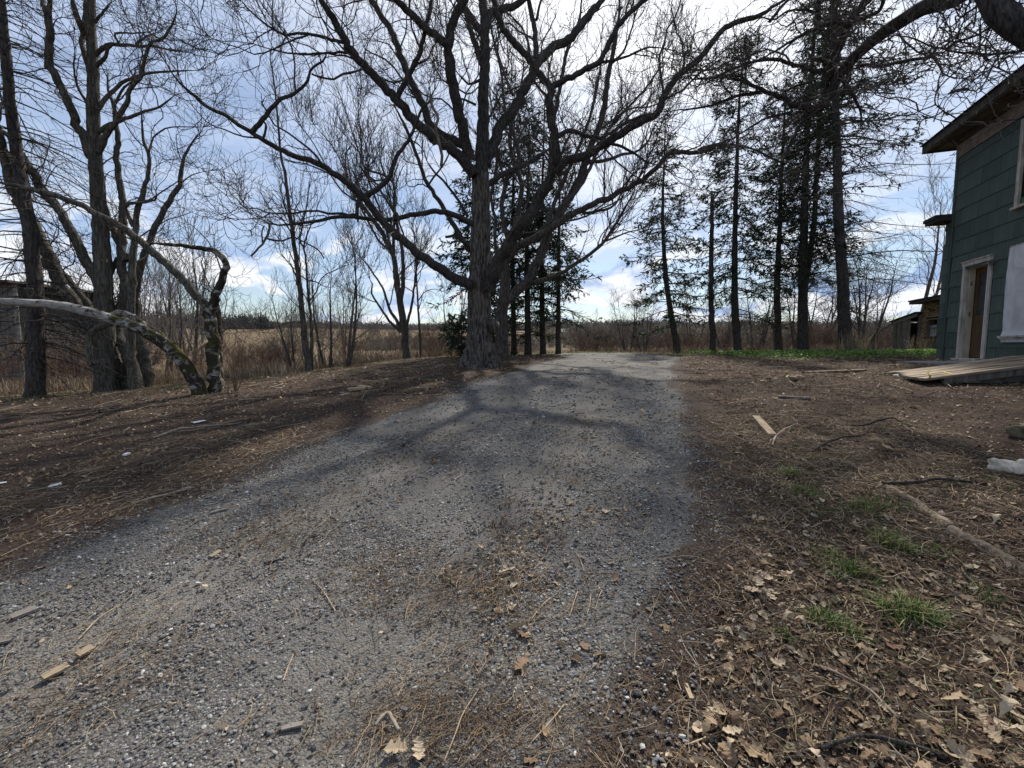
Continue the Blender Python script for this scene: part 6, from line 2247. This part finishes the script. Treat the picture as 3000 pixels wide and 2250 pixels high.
def plank(name, label, cat, a, b, w, h, m, lift=0.0):
    p, q = gq(*a), gq(*b)
    d = (q - p)
    L = np.linalg.norm(d[:2])
    ang = math.atan2(d[1], d[0])
    mb = MB()
    n = 6
    xs = np.linspace(-L / 2, L / 2, n)
    V = []
    for i, x in enumerate(xs):
        j = rng.uniform(-.08, .08, 4) * w
        V += [(x + (j[0] * 2 if i in (0, n - 1) else 0), -w / 2 + j[1] * .4, 0), (x, w / 2 + j[2] * .4, 0), (x + (j[1] * 2 if i in (0, n - 1) else 0), w / 2 + j[3] * .4, h), (x + j[2], -w / 2 + j[0] * .4, h)]
    fc = []
    for i in range(n - 1):
        a_ = i * 4
        fc += [(a_ + j, a_ + (j + 1) % 4, a_ + 4 + (j + 1) % 4, a_ + 4 + j) for j in range(4)]
    fc += [(0, 3, 2, 1), (4 * n - 4, 4 * n - 3, 4 * n - 2, 4 * n - 1)]
    mb.add(np.array(V), np.array(fc))
    o = link_obj(name, mb.mesh(name, m))
    c = (p + q) / 2
    zs = gsurf(np.array([p[0], q[0], c[0]]), np.array([p[1], q[1], c[1]]))
    o.location = (c[0], c[1], float(zs.mean()) + lift)
    o.rotation_euler = (0, -math.atan2(zs[1] - zs[0], L), ang)
    return tag(o, label, cat)


def rock(name, label, qx, qy, size, m, seed, sink=.25):
    r = np.random.default_rng(seed)
    import bmesh
    bm = bmesh.new()
    bmesh.ops.create_icosphere(bm, subdivisions=3, radius=1)
    V = np.array([v.co[:] for v in bm.verts])
    ph = r.uniform(0, 6, 9)
    k = 1 + .34 * np.sin(2.6 * V[:, 0] + ph[0]) * np.sin(3.1 * V[:, 1] + ph[1]) + .16 * np.sin(5 * V[:, 0] + ph[2] + 3 * V[:, 2]) + .12 * np.sin(9 * V[:, 0] + ph[3] + 4 * V[:, 1]) + .06 * np.sin(15 * V[:, 1] + ph[4] + 7 * V[:, 2]) + r.normal(0, .015, len(V))
    V = V * k[:, None] * np.array(size)
    F_ = np.array([[v.index for v in f.verts] for f in bm.faces])
    bm.free()
    p = gq(qx, qy)
    o = link_obj(name, MB().add(V, F_).mesh(name, m, True))
    o.location = (p[0], p[1], float(gsurf(p[0:1], p[1:2])[0]) + size[2] * (1 - 2 * sink))
    o.rotation_euler = (0, 0, r.uniform(-.3, .3))
    return tag(o, label, 'rock')


plank('broken_plank', 'short split piece of pale lumber lying right of the gravel', 'lumber', (1632, 905), (1668, 945), .085, .055, M['oldplank'])
stick('fallen_stick', 'pale thin stick leaning over the end of the split lumber', 'stick', [(1668, 965), (1678, 945), (1700, 930), (1722, 918)], .010, .005, M['deadwood'], mids=[0, .03, .05, .02])
stick('fallen_branch', 'dark crooked branch on the soil beyond the split lumber', 'branch', [(1752, 978), (1790, 962), (1830, 950), (1860, 946), (1880, 932)], .014, .008, M['limb'], mids=[0, .03, .05, .03, .05])
stick('fallen_branch', 'dark forked branch lying farther back on the right-hand soil', 'branch', [(1812, 918), (1860, 922), (1905, 915), (1930, 908), (1955, 918), (1985, 922)], .013, .007, M['limb'], mids=[0, .02, .05, .05, .02, 0])
stick('fallen_branch', 'long dark stick pointing right across the end of the half buried log', 'branch', [(1905, 1045), (1960, 1048), (2020, 1040), (2070, 1044), (2130, 1046)], .018, .009, M['limb'], mids=[.01, .02, .04, .03, 0])
lg = thing('half_buried_log', 'long pale rotten log half buried in the soil, running to the right edge', 'log', tuple(gq(2010, 1120)))
for pts, r0, r1, sd in [([(1828, 998), (1860, 1012), (1895, 1032)], .035, .04, 1), ([(1900, 1040), (1950, 1068), (2010, 1105), (2060, 1140)], .045, .065, 2), ([(2055, 1140), (2100, 1165), (2160, 1195), (2240, 1240)], .060, .055, 3)]:
    P = resample(np.array([gq(a, b) for a, b in pts]), 14)
    P[:, 2] = gsurf(P[:, 0], P[:, 1]) - .03
    mb = MB()
    bark_tube(mb, P, np.linspace(r0, r1, 14), 14, np.random.default_rng(sd), None, .10)
    mb.obj('log_piece', M['rotwood'], lg, True)
rock('white_rock', 'knobbly pale limestone rock near the right edge', 2168, 1018, (.115, .075, .06), M['rock'], 301)
rock('white_rock', 'smaller pale rock touching the limestone one at the right edge', 2215, 1022, (.12, .08, .06), M['rock'], 302)
rock('mossy_rock', 'rounded mossy brown rock cut by the right edge above the pale one', 2222, 945, (.13, .11, .10), M['mossrock'], 303)
rock('flat_stone', 'small pale disc-like stone beside the tip of the ramp', 1954, 816, (.13, .10, .03), M['rock'], 304)
rock('clod', 'tan clod of earth on the dark soil right of the drive', 1720, 823, (.12, .09, .05), M['mud'], 305)
stick('bent_twig', 'thick bent twig shaped like a chevron at the bottom edge', 'stick', [(812, 1582), (824, 1570), (838, 1562), (848, 1576), (862, 1595)], .007, .0075, M['deadwood'], mids=[0, .01, .015, .01, 0])
stick('fallen_branch', 'dark lichen-spotted branch lying across the leaves at the bottom right', 'branch', [(1690, 1655), (1750, 1638), (1800, 1628), (1850, 1612), (1910, 1610), (1980, 1622), (2040, 1640)], .007, .010, M['limb'], mids=[.0, .01, .015, .02, .02, .01, 0])
stick('fallen_branch', 'thin upright-curving side branch rising from the lichen-spotted branch', 'branch', [(1790, 1625), (1800, 1590), (1806, 1560), (1800, 1520)], .005, .003, M['limb'], mids=[.01, .02, .03, .02])
stick('fallen_stick', 'pale long bare stick slanting through the leaves at lower right', 'stick', [(1760, 1445), (1820, 1472), (1880, 1500), (1940, 1560)], .005, .006, M['deadwood'], mids=[.01, .02, .02, .01])
for pts, lab in [([(725, 1330), (700, 1290), (676, 1262)], 'orange pine stem pointing up-left near the needle drift'), ([(1262, 1248), (1252, 1220), (1243, 1205)], 'short tan straw just below the star-lobed leaf'),
                 ([(1230, 1345), (1240, 1315), (1248, 1290)], 'left one of three parallel tan stems on the gravel'), ([(1268, 1340), (1274, 1320), (1276, 1296)], 'middle one of three parallel tan stems on the gravel'),
                 ([(1286, 1330), (1292, 1310), (1300, 1288)], 'right one of three parallel tan stems on the gravel'), ([(1148, 1352), (1165, 1330), (1188, 1305)], 'tan stem slanting up-right beside the crumpled leaf'),
                 ([(960, 1660), (985, 1600), (1000, 1560), (1035, 1500)], 'long orange stem crossing the needle drift at the bottom'), ([(1150, 1615), (1190, 1575), (1220, 1535)], 'orange-brown stem at the bottom between drift and gravel'),
                 ([(612, 1480), (622, 1455), (634, 1425)], 'pale straw standing alone left of centre on the gravel'), ([(170, 1395), (215, 1350), (260, 1318)], 'pale curved straw on the left side of the gravel'),
                 ([(1480, 1615), (1530, 1600), (1590, 1575)], 'orange stem pointing out of the leaves onto the gravel'), ([(1440, 1220), (1500, 1216), (1545, 1222)], 'thin tan stem lying across the gravel edge')]:
    stick('pine_stem', lab, 'stem', pts, .0032, .0022, M['rawwood'], mids=[.004, .012, .006], sides=5)
stick('fallen_stick', 'short grey chunk of branch on the left of the gravel', 'stick', [(455, 1118), (475, 1112), (495, 1108)], .013, .011, M['oldwood'])
stick('fallen_stick', 'dark small stick on the gravel below the left needle drift', 'stick', [(570, 1227), (590, 1222), (615, 1215)], .008, .006, M['limb'])
stick('fallen_stick', 'thin dark twig bent on the gravel beside the orange needles', 'stick', [(652, 1190), (668, 1175), (690, 1165)], .006, .004, M['limb'], mids=[0, .02, .0])
stick('fallen_branch', 'grey branch lying on the leaves before the leaning birch', 'branch', [(330, 945), (400, 928), (470, 920), (520, 912)], .018, .010, M['oldwood'], mids=[0, .03, .03, 0])
stick('fallen_branch', 'thin pale branch lying on the left soil beside the gravel edge', 'branch', [(285, 1090), (340, 1078), (390, 1066), (420, 1052)], .012, .007, M['deadwood'], mids=[0, .01, .02, 0])
stick('fallen_pole', 'long white fallen pole lying in the brush behind the dead spruce', 'pole', [(-60, 806), (40, 803), (90, 800)], .07, .06, M['birch'], mids=[.15, .2, .2], lift=.1)
plank('flat_board', 'thin brown board lying flat in front of the green patch', 'board', (1742, 806), (1862, 801), .22, .035, M['rotwood'])
plank('flat_board', 'narrow grey board on the soil before the ramp', 'board', (1680, 862), (1752, 866), .06, .03, M['oldboard'])
plank('wood_scrap', 'pale yellow split wood scrap on the left soil, nearest the gravel', 'scrap', (752, 846), (790, 843), .14, .05, M['rawwood'])
plank('wood_scrap', 'yellowish broken wood chip behind the larger split scrap', 'scrap', (775, 839), (800, 841), .10, .05, M['rawwood'])
plank('wood_scrap', 'grey flat shard lying just below the yellow wood scraps', 'scrap', (735, 857), (755, 852), .06, .02, M['oldwood'])
plank('white_shard', 'white flat shard of litter on the left soil near the frame edge', 'litter', (104, 1048), (132, 1042), .07, .006, M['white_scrap'], .012)
plank('white_shard', 'small white shard cut by the left frame edge', 'litter', (-10, 1047), (14, 1042), .05, .006, M['white_scrap'], .012)
plank('white_shard', 'white flat piece of litter before the leaning birch', 'litter', (418, 915), (444, 910), .10, .008, M['white_scrap'], .012)
plank('white_shard', 'crumpled white scrap lying mid way on the left soil', 'litter', (268, 988), (280, 984), .05, .02, M['white_scrap'], .01)
plank('grey_shard', 'grey wooden shard half on the gravel at the left', 'scrap', (28, 1346), (82, 1325), .06, .015, M['oldwood'], .0)
plank('bark_scrap', 'pale flat slab of bark on the left of the gravel, nearest the needle drift', 'bark', (168, 1432), (200, 1412), .05, .012, M['oldplank'])
plank('bark_scrap', 'longest pale slab of bark at the lower left of the gravel', 'bark', (92, 1482), (150, 1452), .05, .012, M['oldplank'])
plank('bark_scrap', 'grey bark sliver cut by the left frame edge', 'bark', (-12, 1404), (28, 1396), .03, .012, M['oldboard'])
plank('bark_scrap', 'small grey bark flake at the bottom, left of the bent twig', 'bark', (610, 1582), (655, 1572), .022, .008, M['oldwood'])
plank('bark_scrap', 'little pale bark flake below the left needle drift', 'bark', (455, 1212), (476, 1198), .035, .01, M['oldplank'])
plank('bark_scrap', 'split pale chip standing at the right gravel edge near the bottom', 'bark', (1480, 1490), (1494, 1522), .018, .02, M['rawwood'])
plank('grey_shard', 'long pale grey splinter beside the left gravel edge', 'scrap', (385, 1063), (412, 1052), .045, .015, M['oldwood'], .0)

# ------------------------------------------------------------------ green growth
def blades(mb, X, Y, h, r, lean=.5, wid=(.0022, .0048), pal=None):
    n = len(X)
    a = r.uniform(0, 6.28, n)
    ln = np.abs(r.normal(0, lean, n)) + .1
    P = np.empty((n, 5, 3))
    z = gsurf(X, Y) - .005
    for i in range(5):
        f = i / 4
        P[:, i, 0] = X + np.cos(a) * ln * h * f ** 1.7
        P[:, i, 1] = Y + np.sin(a) * ln * h * f ** 1.7
        P[:, i, 2] = z + h * f * (1 - .38 * np.minimum(ln, 1.4) * f)
    s = np.stack([np.cos(a + 1.57), np.sin(a + 1.57), 0 * a], -1)[:, None] * (r.uniform(*wid, n)[:, None] * np.array([.8, 1, .95, .7, .08])[None])[..., None]
    V = np.stack([P - s, P + s], 2).reshape(-1, 3)
    b = (np.arange(n) * 10)[:, None, None]
    q = (np.array([[2 * i, 2 * i + 1, 2 * i + 3, 2 * i + 2] for i in range(4)])[None] + b).reshape(-1, 4)
    pal = np.array(pal if pal is not None else [(.055, .112, .024), (.085, .155, .034), (.04, .082, .02), (.12, .18, .05), (.28, .24, .13), (.22, .18, .10)])
    c = pal[r.integers(0, len(pal), n)] * r.uniform(.7, 1.2, (n, 1))
    mb.add(V, q, np.repeat(c, 10, 0))


def tuft(zx, zy, n, spread, h, label, seed):
    """zx, zy: read off the enlarged view of the right foreground"""
    r = np.random.default_rng(seed)
    p = gp(2000 + zx / 2.212, 1150 + zy / 2.212)
    mb = MB()
    n = int(n * 1.15)
    X, Y = p[0] + r.normal(0, spread * 1.05, n), p[1] + r.normal(0, spread * .8, n)
    blades(mb, X, Y, r.uniform(.35, 1.0, n) * h, r, .85, (.0016, .0036))
    o = link_obj('grass_tuft', mb.mesh('grass_tuft', M['grass'], False, p))
    o.location = p
    return tag(o, label, 'grass')


tuft(695, 545, 130, .040, .12, 'small upright green grass tuft, farthest of the tufts right of the gravel', 400)
tuft(780, 660, 170, .075, .10, 'sprawling grass tuft just below the farthest one', 401)
tuft(1210, 745, 210, .10, .10, 'wide grass tuft mixed with dead blades beside the half buried log', 402)
tuft(920, 790, 60, .06, .06, 'thin sparse grass patch left of the wide tuft', 403)
tuft(1320, 970, 130, .045, .13, 'tall bright grass tuft in the middle of the row', 404)
tuft(1430, 1020, 80, .035, .11, 'narrow grass tuft touching the right side of the bright one', 405)
tuft(1090, 1150, 230, .075, .10, 'dense grass tuft left of the bright one and nearer', 406)
tuft(930, 1040, 70, .05, .08, 'short dark grass sprigs behind the dense tuft', 407)
tuft(900, 1480, 110, .032, .10, 'bright grass tuft nearest the gravel at lower right', 408)
tuft(1060, 1520, 120, .038, .09, 'low yellow-green grass patch between the two nearest tufts', 409)
tuft(1440, 1420, 220, .060, .14, 'biggest dark green grass tuft at lower right', 410)
tuft(1580, 1440, 90, .04, .11, 'grass blades on the right flank of the biggest tuft', 411)
tuft(700, 1600, 60, .035, .06, 'very small dark grass sprig among the leaves at the bottom', 412)
tuft(1970, 1330, 50, .035, .08, 'small grass sprig close to the right edge below the log', 413)
tuft(905, 180, 30, .03, .05, 'tiny green sprig on the soil by the split lumber', 414)
tuft(1660, 1030, 70, .05, .06, 'thin grass sprigs hugging the near side of the half buried log', 415)


def ground_cover():
    r = np.random.default_rng(420)
    mb = MB()
    n = 34000
    X, Y = r.uniform(6, 18, n), r.uniform(11, 21, n)
    d = sstep(X, 6.6, 9.2) * sstep(Y, 11.0, 13.0) * (1 - sstep(brush_depth(X, Y), -1.0, .3)) * sstep(fbm(X * 1.1, Y * 1.1, 46, 3), -.25, .1)
    k = r.uniform(0, 1, n) < d
    X, Y = X[k], Y[k]
    n = len(X)
    s = r.uniform(.04, .11, n)
    V = np.array([(-.5, 0, 0), (0, -.33, .05), (.5, 0, .12), (0, .33, .05)])[None].repeat(n, 0)
    V = place(V, X, Y, s, r, .45, r.uniform(.02, .14, n))
    pal = np.array([(.10, .20, .032), (.135, .25, .045), (.065, .13, .025), (.18, .27, .065)])
    c = pal[r.integers(0, 4, n)] * r.uniform(.7, 1.2, (n, 1))
    mb.add(V.reshape(-1, 3), np.arange(4 * n).reshape(-1, 4), np.repeat(c, 4, 0))
    X, Y = r.uniform(-.5, 10, 5000), r.uniform(22.0, 25.2, 5000)
    k = brush_depth(X, Y) < .6
    blades(mb, X[k], Y[k], r.uniform(.05, .16, k.sum()), r, .6, (.006, .014), [(.16, .19, .06), (.12, .16, .045), (.22, .21, .09), (.26, .22, .11)])
    X, Y = r.uniform(-12, -.5, 9000), r.uniform(10, 22, 9000)
    bd = brush_depth(X, Y)
    k = (bd > -2.6) & (bd < .5) & (r.uniform(0, 1, 9000) < .35 + .5 * vnoise(X, Y, 47))
    blades(mb, X[k], Y[k], r.uniform(.03, .11, k.sum()), r, .7, (.004, .009), [(.09, .11, .035), (.14, .14, .06), (.22, .175, .10), (.27, .21, .125)])
    X, Y = r.uniform(1.5, 9, 2600), r.uniform(6, 14, 2600)
    k = (drive_in(X, Y) < -.1) & (vnoise(X * 1.2, Y * 1.2, 48) > .72)
    blades(mb, X[k], Y[k], r.uniform(.03, .07, k.sum()), r, .7, (.004, .008))
    X, Y = r.uniform(.9, 4.2, 5200), r.uniform(1.5, 5.2, 5200)
    k = (drive_in(X, Y) < -.15) & (vnoise(X * 3.1, Y * 3.1, 49) * .6 + vnoise(X * 1.1, Y * 1.1, 50) * .55 > .60)
    blades(mb, X[k], Y[k], r.uniform(.025, .075, k.sum()), r, 1.0, (.0014, .003), [(.050, .095, .020), (.075, .13, .028), (.26, .22, .12), (.31, .26, .16), (.20, .16, .09)])
    o = link_obj('ground_cover', mb.mesh('ground_cover', M['grass']))
    o['kind'] = 'stuff'


ground_cover()
